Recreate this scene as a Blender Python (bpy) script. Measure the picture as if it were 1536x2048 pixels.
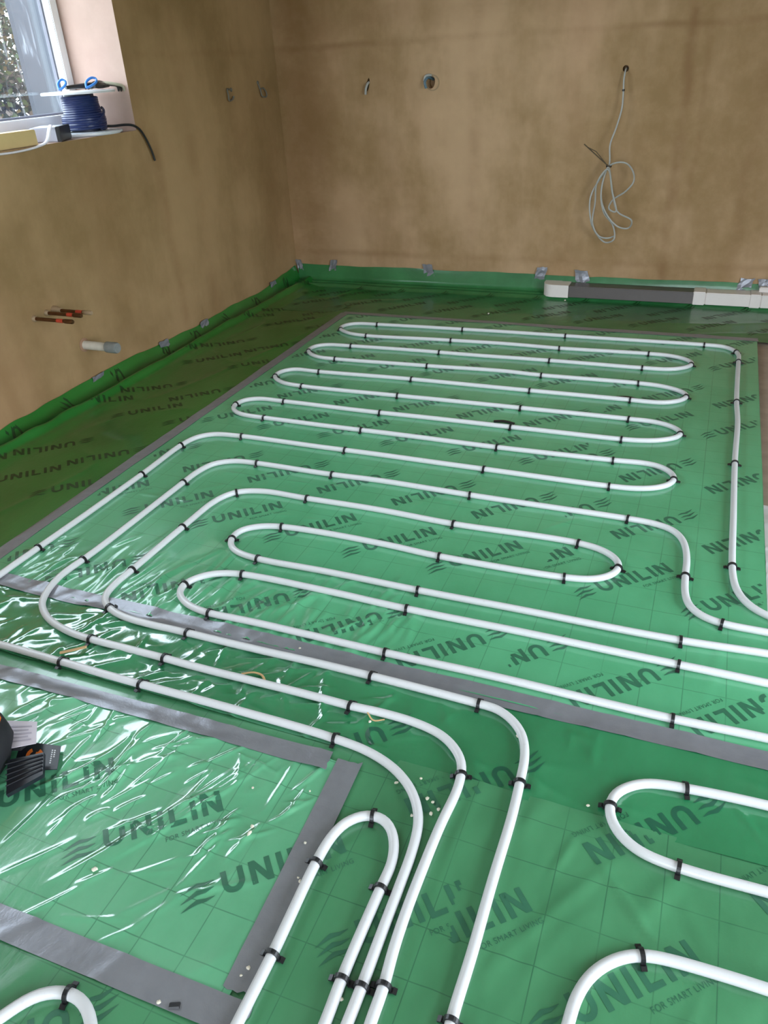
import bpy, bmesh, math, random
import numpy as np
from mathutils import Vector, Matrix

for o in list(bpy.data.objects):
    bpy.data.objects.remove(o, do_unlink=True)
SC = bpy.context.scene
COL = SC.collection

# ---------------------------------------------------------------- camera
cam_data = bpy.data.cameras.new('camera')
cam = bpy.data.objects.new('camera', cam_data)
COL.objects.link(cam)
cam_data.sensor_fit = 'HORIZONTAL'
cam_data.sensor_width = 36.0
cam_data.lens = 36.0 * 1540 / 1536
R2 = (0.92739712, 0.37090288, -0.04863783)
U2 = (-0.15051736, 0.48901869, 0.85918872)
FW = (-0.34246038, 0.78948830, -0.50934184)
m = Matrix(((R2[0], U2[0], -FW[0], 0), (R2[1], U2[1], -FW[1], 0), (R2[2], U2[2], -FW[2], 1.4), (0, 0, 0, 1)))
cam.matrix_world = m
cam_data.clip_start = 0.02
SC.camera = cam

# ---------------------------------------------------------------- sky and exposure
world = bpy.data.worlds.new('overcast_sky')
SC.world = world
world.use_nodes = True
bg = world.node_tree.nodes['Background']
bg.inputs[0].default_value = (0.80, 0.90, 1.0, 1)
bg.inputs[1].default_value = 1.0
SC.view_settings.view_transform = 'Standard'
SC.view_settings.look = 'None'
SC.view_settings.gamma = 1
SC.view_settings.use_curve_mapping = False
SC.view_settings.exposure = 3.60

WX, WY = -2.797, 5.10          # left wall face, back wall face
RX, FY, CZ = 2.3, -2.3, 2.4    # right wall, wall behind the camera, ceiling
WIN = (0.70, 3.568, 1.135, 2.25)   # left window y0,y1,z0,z1
PATIO = (-0.4, 2.2, 0.0, 2.1)      # opening in the right wall
DOORS = (-0.9, 0.7, 0.0, 2.1)     # opening behind the camera

def portal(loc, rot, sx, sy):
    d = bpy.data.lights.new('daylight_portal', 'AREA')
    d.shape = 'RECTANGLE'; d.size = sx; d.size_y = sy
    d.cycles.is_portal = True
    o = bpy.data.objects.new('daylight_portal', d)
    o.location = loc; o.rotation_euler = rot
    COL.objects.link(o)
portal((WX - 0.40, (WIN[0] + WIN[1]) / 2, (WIN[2] + WIN[3]) / 2), (0, -math.pi / 2, 0), WIN[3] - WIN[2], WIN[1] - WIN[0])
portal((RX + 0.02, (PATIO[0] + PATIO[1]) / 2, 1.05), (0, math.pi / 2, 0), 2.1, PATIO[1] - PATIO[0])
portal(((DOORS[0] + DOORS[1]) / 2, FY - 0.02, 1.05), (math.pi / 2, 0, 0), DOORS[1] - DOORS[0], 2.1)

# ---------------------------------------------------------------- helpers
def tag(o, label=None, cat=None, group=None, kind=None):
    if label: o['label'] = label
    if cat: o['category'] = cat
    if group: o['group'] = group
    if kind: o['kind'] = kind
    return o

def link(name, me, mat=None, parent=None, smooth=False):
    o = bpy.data.objects.new(name, me)
    COL.objects.link(o)
    if mat is not None and not me.materials:
        for mm in (mat if isinstance(mat, (list, tuple)) else [mat]):
            me.materials.append(mm)
    if parent is not None:
        o.parent = parent
    if smooth:
        me.polygons.foreach_set('use_smooth', np.ones(len(me.polygons), bool))
    return o

def pymesh(name, verts, faces):
    me = bpy.data.meshes.new(name)
    me.from_pydata([tuple(v) for v in verts], [], [tuple(f) for f in faces])
    me.update()
    return me

def empty(name, loc=(0, 0, 0), rz=0):
    o = bpy.data.objects.new(name, None)
    o.empty_display_size = 0.05
    o.location = loc; o.rotation_euler = (0, 0, rz)
    COL.objects.link(o)
    return o

class MB:
    """collects shapes of one part into one mesh"""
    def __init__(s): s.v = []; s.f = []; s.mi = []
    def add(s, v, f, mi=0):
        n = len(s.v); s.v += [tuple(p) for p in v]
        for q in f:
            s.f.append(tuple(i + n for i in q)); s.mi.append(mi)
        return s
    def box(s, x0, x1, y0, y1, z0, z1, mi=0, M=None):
        v = [(x, y, z) for z in (z0, z1) for y in (y0, y1) for x in (x0, x1)]
        if M is not None: v = [tuple(M @ Vector(p)) for p in v]
        return s.add(v, [(0, 2, 3, 1), (4, 5, 7, 6), (0, 1, 5, 4), (2, 6, 7, 3), (0, 4, 6, 2), (1, 3, 7, 5)], mi)
    def tube(s, pts, r, n=10, mi=0, cap=True, flat=1.0):
        pts = [Vector(p) for p in pts]
        rr = r if isinstance(r, (list, tuple)) else [r] * len(pts)
        v = []; f = []
        up = Vector((0, 0, 1)); prev = None
        for i, p in enumerate(pts):
            t = (pts[min(i + 1, len(pts) - 1)] - pts[max(i - 1, 0)]).normalized()
            if prev is None:
                a = t.cross(up)
                if a.length < 1e-3: a = t.cross(Vector((1, 0, 0)))
            else:
                a = prev - t * prev.dot(t)
                if a.length < 1e-4: a = t.cross(up)
            a.normalize(); prev = a
            b = t.cross(a)
            for k in range(n):
                th = 2 * math.pi * k / n
                v.append(p + a * math.cos(th) * rr[i] + b * math.sin(th) * rr[i] * flat)
        for i in range(len(pts) - 1):
            for k in range(n):
                k2 = (k + 1) % n
                f.append((i * n + k, i * n + k2, (i + 1) * n + k2, (i + 1) * n + k))
        if cap:
            f.append(tuple(range(n))[::-1]); f.append(tuple((len(pts) - 1) * n + k for k in range(n)))
        return s.add(v, f, mi)
    def lathe(s, prof, n=32, mi=0, M=None, close=True):
        v = []; f = []
        for (r, z) in prof:
            for k in range(n):
                th = 2 * math.pi * k / n
                p = Vector((r * math.cos(th), r * math.sin(th), z))
                v.append(M @ p if M is not None else p)
        for i in range(len(prof) - 1):
            for k in range(n):
                k2 = (k + 1) % n
                f.append((i * n + k, i * n + k2, (i + 1) * n + k2, (i + 1) * n + k))
        if close:
            f.append(tuple(range(n))[::-1]); f.append(tuple((len(prof) - 1) * n + k for k in range(n)))
        return s.add(v, f, mi)
    def prism(s, poly, z0, z1, mi=0, M=None):
        n = len(poly)
        v = [(x, y, z0) for x, y in poly] + [(x, y, z1) for x, y in poly]
        if M is not None: v = [tuple(M @ Vector(p)) for p in v]
        f = [tuple(range(n))[::-1], tuple(range(n, 2 * n))] + [(i, (i + 1) % n, n + (i + 1) % n, n + i) for i in range(n)]
        return s.add(v, f, mi)
    def build(s, name, mat, parent=None, smooth=False, bevel=0.0):
        me = pymesh(name, s.v, s.f)
        bm = bmesh.new(); bm.from_mesh(me)
        bmesh.ops.recalc_face_normals(bm, faces=bm.faces)
        if bevel:
            ed = [e for e in bm.edges if len(e.link_faces) == 2 and e.calc_face_angle(0) > 0.5]
            bmesh.ops.bevel(bm, geom=ed, offset=bevel, segments=2, affect='EDGES')
        bm.to_mesh(me); bm.free()
        if not bevel and any(s.mi):
            for p, k in zip(me.polygons, s.mi): p.material_index = k
        o = link(name, me, mat, parent)
        if smooth:
            for p in me.polygons: p.use_smooth = True
            try:
                me.set_sharp_from_angle(angle=math.radians(40))
            except Exception:
                pass
        return o

def spline(P, step=0.01, sigma=0.012):
    """centripetal Catmull-Rom through P, resampled evenly and lightly smoothed"""
    P = np.array(P, float)
    P = np.vstack([2 * P[0] - P[1], P, 2 * P[-1] - P[-2]])
    out = []
    for i in range(1, len(P) - 2):
        p0, p1, p2, p3 = P[i - 1:i + 3]
        t0 = 0; t1 = t0 + max(np.linalg.norm(p1 - p0), 1e-6) ** .5
        t2 = t1 + max(np.linalg.norm(p2 - p1), 1e-6) ** .5; t3 = t2 + max(np.linalg.norm(p3 - p2), 1e-6) ** .5
        n = max(4, int(np.linalg.norm(p2 - p1) / step * 1.5))
        t = np.linspace(t1, t2, n, endpoint=False)[:, None]
        A1 = (t1 - t) / (t1 - t0) * p0 + (t - t0) / (t1 - t0) * p1
        A2 = (t2 - t) / (t2 - t1) * p1 + (t - t1) / (t2 - t1) * p2
        A3 = (t3 - t) / (t3 - t2) * p2 + (t - t2) / (t3 - t2) * p3
        B1 = (t2 - t) / (t2 - t0) * A1 + (t - t0) / (t2 - t0) * A2
        B2 = (t3 - t) / (t3 - t1) * A2 + (t - t1) / (t3 - t1) * A3
        out.append((t2 - t) / (t2 - t1) * B1 + (t - t1) / (t2 - t1) * B2)
    Q = np.vstack(out + [P[-2:-1]])
    d = np.r_[0, np.cumsum(np.linalg.norm(np.diff(Q, axis=0), axis=1))]
    s = np.linspace(0, d[-1], max(4, int(d[-1] / step)))
    Q = np.stack([np.interp(s, d, Q[:, k]) for k in range(Q.shape[1])], 1)
    if sigma:
        w = int(3 * sigma / step) + 1
        k = np.exp(-.5 * (np.arange(-w, w + 1) * step / sigma) ** 2); k /= k.sum()
        pad = np.vstack([Q[0] + (Q[0] - Q[1]) * np.arange(w, 0, -1)[:, None], Q, Q[-1] + (Q[-1] - Q[-2]) * np.arange(1, w + 1)[:, None]])
        Q = np.stack([np.convolve(pad[:, j], k, 'valid') for j in range(Q.shape[1])], 1)
    return Q

# ---------------------------------------------------------------- materials
def mat_new(name):
    mt = bpy.data.materials.new(name); mt.use_nodes = True
    nt = mt.node_tree; b = nt.nodes['Principled BSDF']
    return mt, nt, b
def node(nt, t, **kw):
    n = nt.nodes.new(t)
    for k, v in kw.items():
        if hasattr(n, k): setattr(n, k, v)
        else: n.inputs[k].default_value = v
    return n
def val(nt, op, a, b=None, c=None, clamp=False):
    n = nt.nodes.new('ShaderNodeMath'); n.operation = op; n.use_clamp = clamp
    for i, q in enumerate((a, b, c)):
        if q is None: continue
        if isinstance(q, (int, float)): n.inputs[i].default_value = q
        else: nt.links.new(q, n.inputs[i])
    return n.outputs[0]
def mixc(nt, fac, a, b, mode='MIX'):
    n = nt.nodes.new('ShaderNodeMix'); n.data_type = 'RGBA'; n.blend_type = mode
    for s, q in ((n.inputs[0], fac), (n.inputs[6], a), (n.inputs[7], b)):
        if isinstance(q, (int, float)): s.default_value = q
        elif isinstance(q, (tuple, list)): s.default_value = (*q[:3], 1)
        else: nt.links.new(q, s)
    return n.outputs[2]
def noise(nt, scale, detail=4, rough=.55, stretch=None, dist=0):
    tc = nt.nodes.new('ShaderNodeTexCoord')
    src = tc.outputs['Object']
    if stretch:
        mp = nt.nodes.new('ShaderNodeMapping'); mp.inputs['Scale'].default_value = stretch[:3]
        if len(stretch) > 3: mp.inputs['Rotation'].default_value = (0, 0, stretch[3])
        nt.links.new(src, mp.inputs[0]); src = mp.outputs[0]
    n = nt.nodes.new('ShaderNodeTexNoise')
    n.inputs['Scale'].default_value = scale; n.inputs['Detail'].default_value = detail
    n.inputs['Roughness'].default_value = rough; n.inputs['Distortion'].default_value = dist
    nt.links.new(src, n.inputs['Vector'])
    return n.outputs['Fac']
def smooth(nt, v, lo, hi, a=0.0, b=1.0):
    n = nt.nodes.new('ShaderNodeMapRange'); n.interpolation_type = 'SMOOTHSTEP'
    nt.links.new(v, n.inputs[0])
    for i, q in enumerate((lo, hi, a, b)): n.inputs[i + 1].default_value = q
    return n.outputs[0]
def bump(nt, b, h, strength=.3, dist=.01):
    n = nt.nodes.new('ShaderNodeBump'); n.inputs['Strength'].default_value = strength; n.inputs['Distance'].default_value = dist
    nt.links.new(h, n.inputs['Height']); nt.links.new(n.outputs[0], b.inputs['Normal'])
def xyz(nt):
    tc = nt.nodes.new('ShaderNodeTexCoord'); s = nt.nodes.new('ShaderNodeSeparateXYZ')
    nt.links.new(tc.outputs['Object'], s.inputs[0])
    return s.outputs
def plain(name, col, rough=.5, metal=0.0, var=.12, spec=.5, nscale=40):
    mt, nt, b = mat_new(name)
    f = noise(nt, nscale, 3)
    nt.links.new(mixc(nt, f, [c * (1 - var) for c in col], [min(1, c * (1 + var)) for c in col]), b.inputs['Base Color'])
    b.inputs['Roughness'].default_value = rough; b.inputs['Metallic'].default_value = metal
    b.inputs['Specular IOR Level'].default_value = spec
    return mt

def plaster(name, ca, cb, stain_tone_axis=0, stains=(), joint=None, stain_tone_col=(.24, .13, .055)):
    mt, nt, b = mat_new(name)
    n1 = noise(nt, 1.1, 5, .6); n2 = noise(nt, 2.2, 5, .6, stretch=(1.3, 1.3, .35)); n3 = noise(nt, 9, 6, .65)
    f = smooth(nt, val(nt, 'ADD', val(nt, 'MULTIPLY', n1, .6), val(nt, 'MULTIPLY', n2, .4)), .40, .61)
    c = mixc(nt, f, ca, cb)
    c = mixc(nt, smooth(nt, noise(nt, .8, 4, .6, stretch=(1, 1, .6)), .5, .7, 0, .45), c, (cb[0] * 1.02, cb[1] * .90, cb[2] * .95))
    c = mixc(nt, smooth(nt, n3, .35, .75, 0, .22), c, [q * 1.25 for q in cb])
    o = xyz(nt)
    wob = val(nt, 'MULTIPLY', val(nt, 'SUBTRACT', noise(nt, 3, 4, .6), .5), .10)
    patch = smooth(nt, noise(nt, 2.6, 4, .6, stretch=(1, 1, 1.7)), .36, .62)
    for (pos, wid, amt, z0, z1) in stains:  # stains, and any broader band of brown tone
        d = val(nt, 'ABSOLUTE', val(nt, 'SUBTRACT', val(nt, 'ADD', o[stain_tone_axis], wob), pos))
        s = smooth(nt, d, 0, wid, amt, 0)
        s = val(nt, 'MULTIPLY', s, val(nt, 'MULTIPLY', smooth(nt, o[2], z0 - .1, z0 + .1), smooth(nt, o[2], z1 - .1, z1 + .1, 1, 0)))
        s = val(nt, 'MULTIPLY', s, val(nt, 'ADD', val(nt, 'MULTIPLY', patch, .7), .3))
        c = mixc(nt, s, c, stain_tone_col)
    if joint:
        for (z, wid, amt) in joint:
            d = val(nt, 'ABSOLUTE', val(nt, 'SUBTRACT', val(nt, 'ADD', o[2], val(nt, 'MULTIPLY', wob, .35)), z))
            s = val(nt, 'MULTIPLY', smooth(nt, d, 0, wid, amt, 0), val(nt, 'ADD', val(nt, 'MULTIPLY', patch, .8), .2))
            c = mixc(nt, s, c, stain_tone_col)
    nt.links.new(c, b.inputs['Base Color'])
    b.inputs['Roughness'].default_value = .62; b.inputs['Specular IOR Level'].default_value = .25
    bump(nt, b, val(nt, 'ADD', n3, val(nt, 'MULTIPLY', noise(nt, 60, 3, .6, stretch=(1, 1, .5)), .3)), .10, .006)
    return mt

def film(name, ca, cb, grid=0.0, rough=.24, coat=.6, bstr=.25, crease=.0):
    """thin green polythene: smooth plastic, faint printed 10 cm grid"""
    mt, nt, b = mat_new(name)
    n1 = noise(nt, 1.7, 5, .6); n2 = noise(nt, 6, 5, .6, stretch=(1, .5, 1, .5))
    f = smooth(nt, val(nt, 'ADD', val(nt, 'MULTIPLY', n1, .6), val(nt, 'MULTIPLY', n2, .4)), .34, .66)
    c = mixc(nt, f, ca, cb)
    if grid:
        o = xyz(nt); m_ = None
        for ax, off in ((0, 0.0), (1, .08)):
            q = val(nt, 'MULTIPLY', val(nt, 'SUBTRACT', o[ax], off), 10.0)
            q = val(nt, 'ABSOLUTE', val(nt, 'SUBTRACT', val(nt, 'FRACT', val(nt, 'ADD', q, 100.5)), .5))
            l = smooth(nt, q, .006, .016, 1, 0)
            m_ = l if m_ is None else val(nt, 'MAXIMUM', m_, l)
        brk = smooth(nt, noise(nt, 5, 3), .33, .55, .25, 1)
        c = mixc(nt, val(nt, 'MULTIPLY', val(nt, 'MULTIPLY', m_, brk), grid), c, (.012, .075, .04))
    nt.links.new(c, b.inputs['Base Color'])
    b.inputs['Roughness'].default_value = rough
    b.inputs['Specular IOR Level'].default_value = .5
    b.inputs['Coat Weight'].default_value = coat; b.inputs['Coat Roughness'].default_value = .07; b.inputs['Coat IOR'].default_value = 1.65
    h = val(nt, 'ADD', noise(nt, 14, 4, .6, stretch=(1, .35, 1, .6), dist=.5), val(nt, 'MULTIPLY', noise(nt, 60, 3, .6), .25))
    bump(nt, b, h, bstr, .012)
    return mt

# ---------------------------------------------------------------- crumpled sheets
RNG = np.random.default_rng(7)
def vnoise(X, Y, scale, seed, ang=0.0, ax=1.0):
    """smooth value noise in 0..1; cells of size scale (stretched by ax along ang)"""
    r = np.random.default_rng(seed); T = r.random((64, 64))
    c, s = math.cos(ang), math.sin(ang)
    u = (X * c + Y * s) / (scale * ax) + 100.0; v = (-X * s + Y * c) / scale + 100.0
    i = np.floor(u).astype(int); j = np.floor(v).astype(int)
    fu = u - i; fv = v - j
    fu = fu * fu * fu * (fu * (fu * 6 - 15) + 10); fv = fv * fv * fv * (fv * (fv * 6 - 15) + 10)
    g = lambda a, b_: T[a % 64, b_ % 64]
    return (g(i, j) * (1 - fu) + g(i + 1, j) * fu) * (1 - fv) + (g(i, j + 1) * (1 - fu) + g(i + 1, j + 1) * fu) * fv
def sstep(x, a, b):
    t = np.clip((x - a) / (b - a), 0, 1); return t * t * (3 - 2 * t)

class Sheet:
    def __init__(s, x0, x1, y0, y1, res, z):
        s.x0, s.y0, s.res, s.z = x0, y0, res, z
        s.nx = int(round((x1 - x0) / res)) + 1; s.ny = int(round((y1 - y0) / res)) + 1
        s.X, s.Y = np.meshgrid(x0 + np.arange(s.nx) * res, y0 + np.arange(s.ny) * res)
        s.Z = np.zeros_like(s.X)
    def waves(s, scale, amp, seed, ang=0, ax=1.0, mask=1.0):
        s.Z += amp * (vnoise(s.X, s.Y, scale, seed, ang, ax) - .5) * mask
    def crinkle(s, scale, amp, seed, ang=0, ax=2.0, mask=1.0, warp=.03, power=3):
        wx = warp * (vnoise(s.X, s.Y, scale * 2.2, seed + 1) - .5) * 2; wy = warp * (vnoise(s.X, s.Y, scale * 2.2, seed + 2) - .5) * 2
        n = vnoise(s.X + wx, s.Y + wy, scale, seed, ang, ax)
        s.Z += amp * (1 - np.abs(2 * n - 1)) ** power * mask
    def ridges(s, L):
        for (cx, cy, ang, ln, w, h) in L:
            R = ln / 2 + 3 * w
            i0 = max(0, int((cx - R - s.x0) / s.res)); i1 = min(s.nx, int((cx + R - s.x0) / s.res) + 2)
            j0 = max(0, int((cy - R - s.y0) / s.res)); j1 = min(s.ny, int((cy + R - s.y0) / s.res) + 2)
            if i1 <= i0 or j1 <= j0: continue
            dx = s.X[j0:j1, i0:i1] - cx; dy = s.Y[j0:j1, i0:i1] - cy
            u = dx * math.cos(ang) + dy * math.sin(ang); v = -dx * math.sin(ang) + dy * math.cos(ang)
            v = v + .08 * ln * (u / ln) ** 2 * (1 if (int(cx * 1e4) % 2) else -1)
            s.Z[j0:j1, i0:i1] += h * np.exp(-(v / w) ** 2) * np.clip(1 - np.abs(2 * u / ln) ** 2, 0, 1)
    def at(s, x, y):
        u = np.clip((np.asarray(x) - s.x0) / s.res, 0, s.nx - 1.001); v = np.clip((np.asarray(y) - s.y0) / s.res, 0, s.ny - 1.001)
        i = u.astype(int); j = v.astype(int); fu = u - i; fv = v - j
        Z = s.Z
        return s.z + (Z[j, i] * (1 - fu) + Z[j, i + 1] * fu) * (1 - fv) + (Z[j + 1, i] * (1 - fu) + Z[j + 1, i + 1] * fu) * fv
    def inside(s, x, y, e=0.0):
        return s.x0 + e < x < s.x0 + (s.nx - 1) * s.res - e and s.y0 + e < y < s.y0 + (s.ny - 1) * s.res - e
    def build(s, name, mat, label, drop=None, XYZ=None):
        X, Y, Z = (s.X, s.Y, s.Z + s.z) if XYZ is None else XYZ
        co = np.stack([X, Y, Z], -1).reshape(-1, 3).astype(np.float32)
        j, i = np.mgrid[0:s.ny - 1, 0:s.nx - 1]
        a = (j * s.nx + i)
        if drop is not None:
            keep = ~drop(s.X[:-1, :-1] + s.res / 2, s.Y[:-1, :-1] + s.res / 2)
            a = a[keep]
        a = a.reshape(-1)
        q = np.stack([a, a + 1, a + 1 + s.nx, a + s.nx], 1).astype(np.int32)
        used = np.zeros(len(co), bool); used[q.reshape(-1)] = True
        idx = np.cumsum(used) - 1
        co = co[used]; q = idx[q].astype(np.int32)
        me = bpy.data.meshes.new(name)
        me.vertices.add(len(co)); me.vertices.foreach_set('co', co.reshape(-1))
        me.loops.add(q.size); me.loops.foreach_set('vertex_index', q.reshape(-1))
        me.polygons.add(len(q)); me.polygons.foreach_set('loop_start', np.arange(0, q.size, 4, dtype=np.int32))
        me.update(); me.validate()
        o = link(name, me, mat, smooth=True)
        tag(o, label, 'plastic sheet', 'green membrane sheets on the floor')
        s.obj = o
        return o

# measured floor positions (metres; camera stands above the origin)
PIPES = {
'A': [(0.427,1.916), (0.355,1.926), (0.300,1.943), (0.271,1.960), (0.241,1.993), (0.218,2.046), (0.208,2.111), (0.205,2.177), (0.205,2.483), (0.205,2.890), (0.212,3.270), (0.206,3.514), (0.210,4.050), (0.210,4.122), (0.189,4.189), (0.137,4.238), (0.039,4.248), (-0.678,4.233), (-1.275,4.211), (-1.798,4.195), (-1.926,4.179), (-1.977,4.134), (-1.982,4.068), (-1.897,4.001), (-1.790,3.982), (-1.277,4.006), (-0.970,4.023), (-0.841,4.024), (-0.678,4.020), (-0.216,4.043), (-0.118,4.037), (-0.041,4.002), (-0.002,3.948), (-0.021,3.889), (-0.095,3.836), (-0.223,3.823), (-0.681,3.819), (-1.277,3.801), (-1.795,3.790), (-1.941,3.772), (-1.990,3.721), (-1.991,3.664), (-1.950,3.610), (-1.884,3.577), (-1.794,3.571), (-1.276,3.587), (-0.867,3.613), (-0.686,3.605), (-0.224,3.615), (-0.120,3.604), (-0.041,3.568), (-0.003,3.520), (-0.017,3.463), (-0.088,3.410), (-0.170,3.401), (-0.241,3.403), (-0.691,3.395), (-1.281,3.389), (-1.790,3.374), (-1.931,3.371), (-1.979,3.321), (-1.977,3.251), (-1.901,3.187), (-1.790,3.168), (-1.278,3.175), (-0.690,3.184), (-0.223,3.188), (-0.110,3.183), (-0.036,3.149), (-0.002,3.102), (-0.011,3.058), (-0.071,3.008), (-0.137,2.984), (-0.222,2.973), (-0.685,2.972), (-1.285,2.965), (-1.782,2.966), (-1.908,2.962), (-1.962,2.927), (-1.979,2.878), (-1.963,2.823), (-1.906,2.779), (-1.836,2.767), (-1.777,2.766), (-1.290,2.767), (-0.685,2.765), (-0.224,2.774), (-0.112,2.781), (-0.058,2.769), (-0.014,2.731), (0.002,2.685), (-0.011,2.641), (-0.051,2.602), (-0.120,2.575), (-0.216,2.566), (-0.686,2.564), (-1.280,2.567), (-1.776,2.566), (-1.901,2.548), (-1.954,2.499), (-1.973,2.422), (-1.969,2.142), (-1.971,1.576), (-1.973,1.403), (-1.973,1.261)],
'B': [(0.424,1.865), (0.299,1.866), (0.187,1.866), (0.134,1.881), (0.099,1.915), (0.083,1.962), (0.076,2.069), (0.076,2.140), (0.068,2.222), (0.049,2.286), (0.014,2.327), (-0.051,2.349), (-0.119,2.354), (-0.679,2.354), (-1.034,2.361), (-1.235,2.356), (-1.580,2.359), (-1.672,2.348), (-1.737,2.304), (-1.762,2.226), (-1.766,2.138), (-1.772,1.576), (-1.779,1.485), (-1.769,1.412), (-1.737,1.341), (-1.702,1.306), (-1.646,1.274), (-1.566,1.251), (-1.479,1.241), (-1.215,1.240), (-0.879,1.245), (-0.660,1.243), (-0.565,1.248), (-0.488,1.246), (-0.419,1.231), (-0.373,1.199), (-0.349,1.166), (-0.341,1.136), (-0.337,1.090), (-0.343,0.998), (-0.345,0.899), (-0.345,0.799), (-0.341,0.715), (-0.334,0.650), (-0.333,0.589), (-0.330,0.556)],
'C': [(-0.205,0.603), (-0.208,0.649), (-0.207,0.753), (-0.209,0.901), (-0.209,1.066), (-0.214,1.165), (-0.220,1.234), (-0.239,1.293), (-0.274,1.333), (-0.318,1.356), (-0.361,1.358), (-0.660,1.359), (-0.862,1.361), (-1.218,1.354), (-1.425,1.355), (-1.500,1.373), (-1.544,1.397), (-1.566,1.424), (-1.579,1.492), (-1.576,1.572), (-1.573,1.852), (-1.560,2.051), (-1.521,2.121), (-1.429,2.157), (-1.241,2.156), (-0.936,2.158), (-0.675,2.148), (-0.253,2.151), (-0.174,2.130), (-0.129,2.093), (-0.115,2.053), (-0.130,2.007), (-0.176,1.968), (-0.261,1.949), (-0.667,1.946), (-0.856,1.957), (-1.238,1.953), (-1.316,1.930), (-1.360,1.892), (-1.368,1.845), (-1.348,1.799), (-1.310,1.770), (-1.226,1.753), (-0.976,1.756), (-0.667,1.752), (-0.411,1.753), (0.087,1.757), (0.297,1.775), (0.418,1.781)],
'D': [(0.410,1.659), (0.294,1.658), (0.090,1.657), (-0.387,1.657), (-0.665,1.656), (-0.982,1.663), (-1.223,1.658), (-1.301,1.634), (-1.345,1.596), (-1.364,1.555), (-1.355,1.514), (-1.322,1.483), (-1.274,1.462), (-1.217,1.453), (-1.073,1.456), (-0.662,1.458), (-0.336,1.461), (0.085,1.459), (0.290,1.467), (0.397,1.468)],
'E': [(-1.840,1.138), (-1.705,1.137), (-1.483,1.135), (-1.213,1.134), (-0.748,1.141), (-0.656,1.138), (-0.567,1.129), (-0.489,1.102), (-0.432,1.059), (-0.398,1.009), (-0.386,0.974), (-0.378,0.915), (-0.375,0.835), (-0.373,0.748), (-0.370,0.644), (-0.369,0.575), (-0.369,0.541)],
'F': [(-0.404,0.528), (-0.404,0.562), (-0.408,0.642), (-0.408,0.825), (-0.407,0.876), (-0.415,0.911), (-0.431,0.944), (-0.456,0.967), (-0.486,0.971), (-0.512,0.959), (-0.536,0.932), (-0.548,0.894), (-0.552,0.834), (-0.545,0.635), (-0.544,0.510), (-0.543,0.476)],
'G': [(-0.959,0.333), (-0.934,0.374), (-0.919,0.404), (-0.896,0.431), (-0.859,0.448), (-0.830,0.450), (-0.804,0.442), (-0.778,0.423), (-0.754,0.397)],
'H': [(0.383,1.268), (0.286,1.269), (0.131,1.259), (0.047,1.246), (0.009,1.223), (-0.014,1.196), (-0.022,1.166), (-0.015,1.130), (0.008,1.097), (0.050,1.071), (0.127,1.060), (0.282,1.061), (0.369,1.062)],
'I': [(-0.030,0.668), (-0.026,0.703), (-0.023,0.740), (-0.009,0.785), (0.014,0.819), (0.042,0.844), (0.074,0.860), (0.103,0.866), (0.185,0.871), (0.278,0.872), (0.356,0.870)],
}
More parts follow.
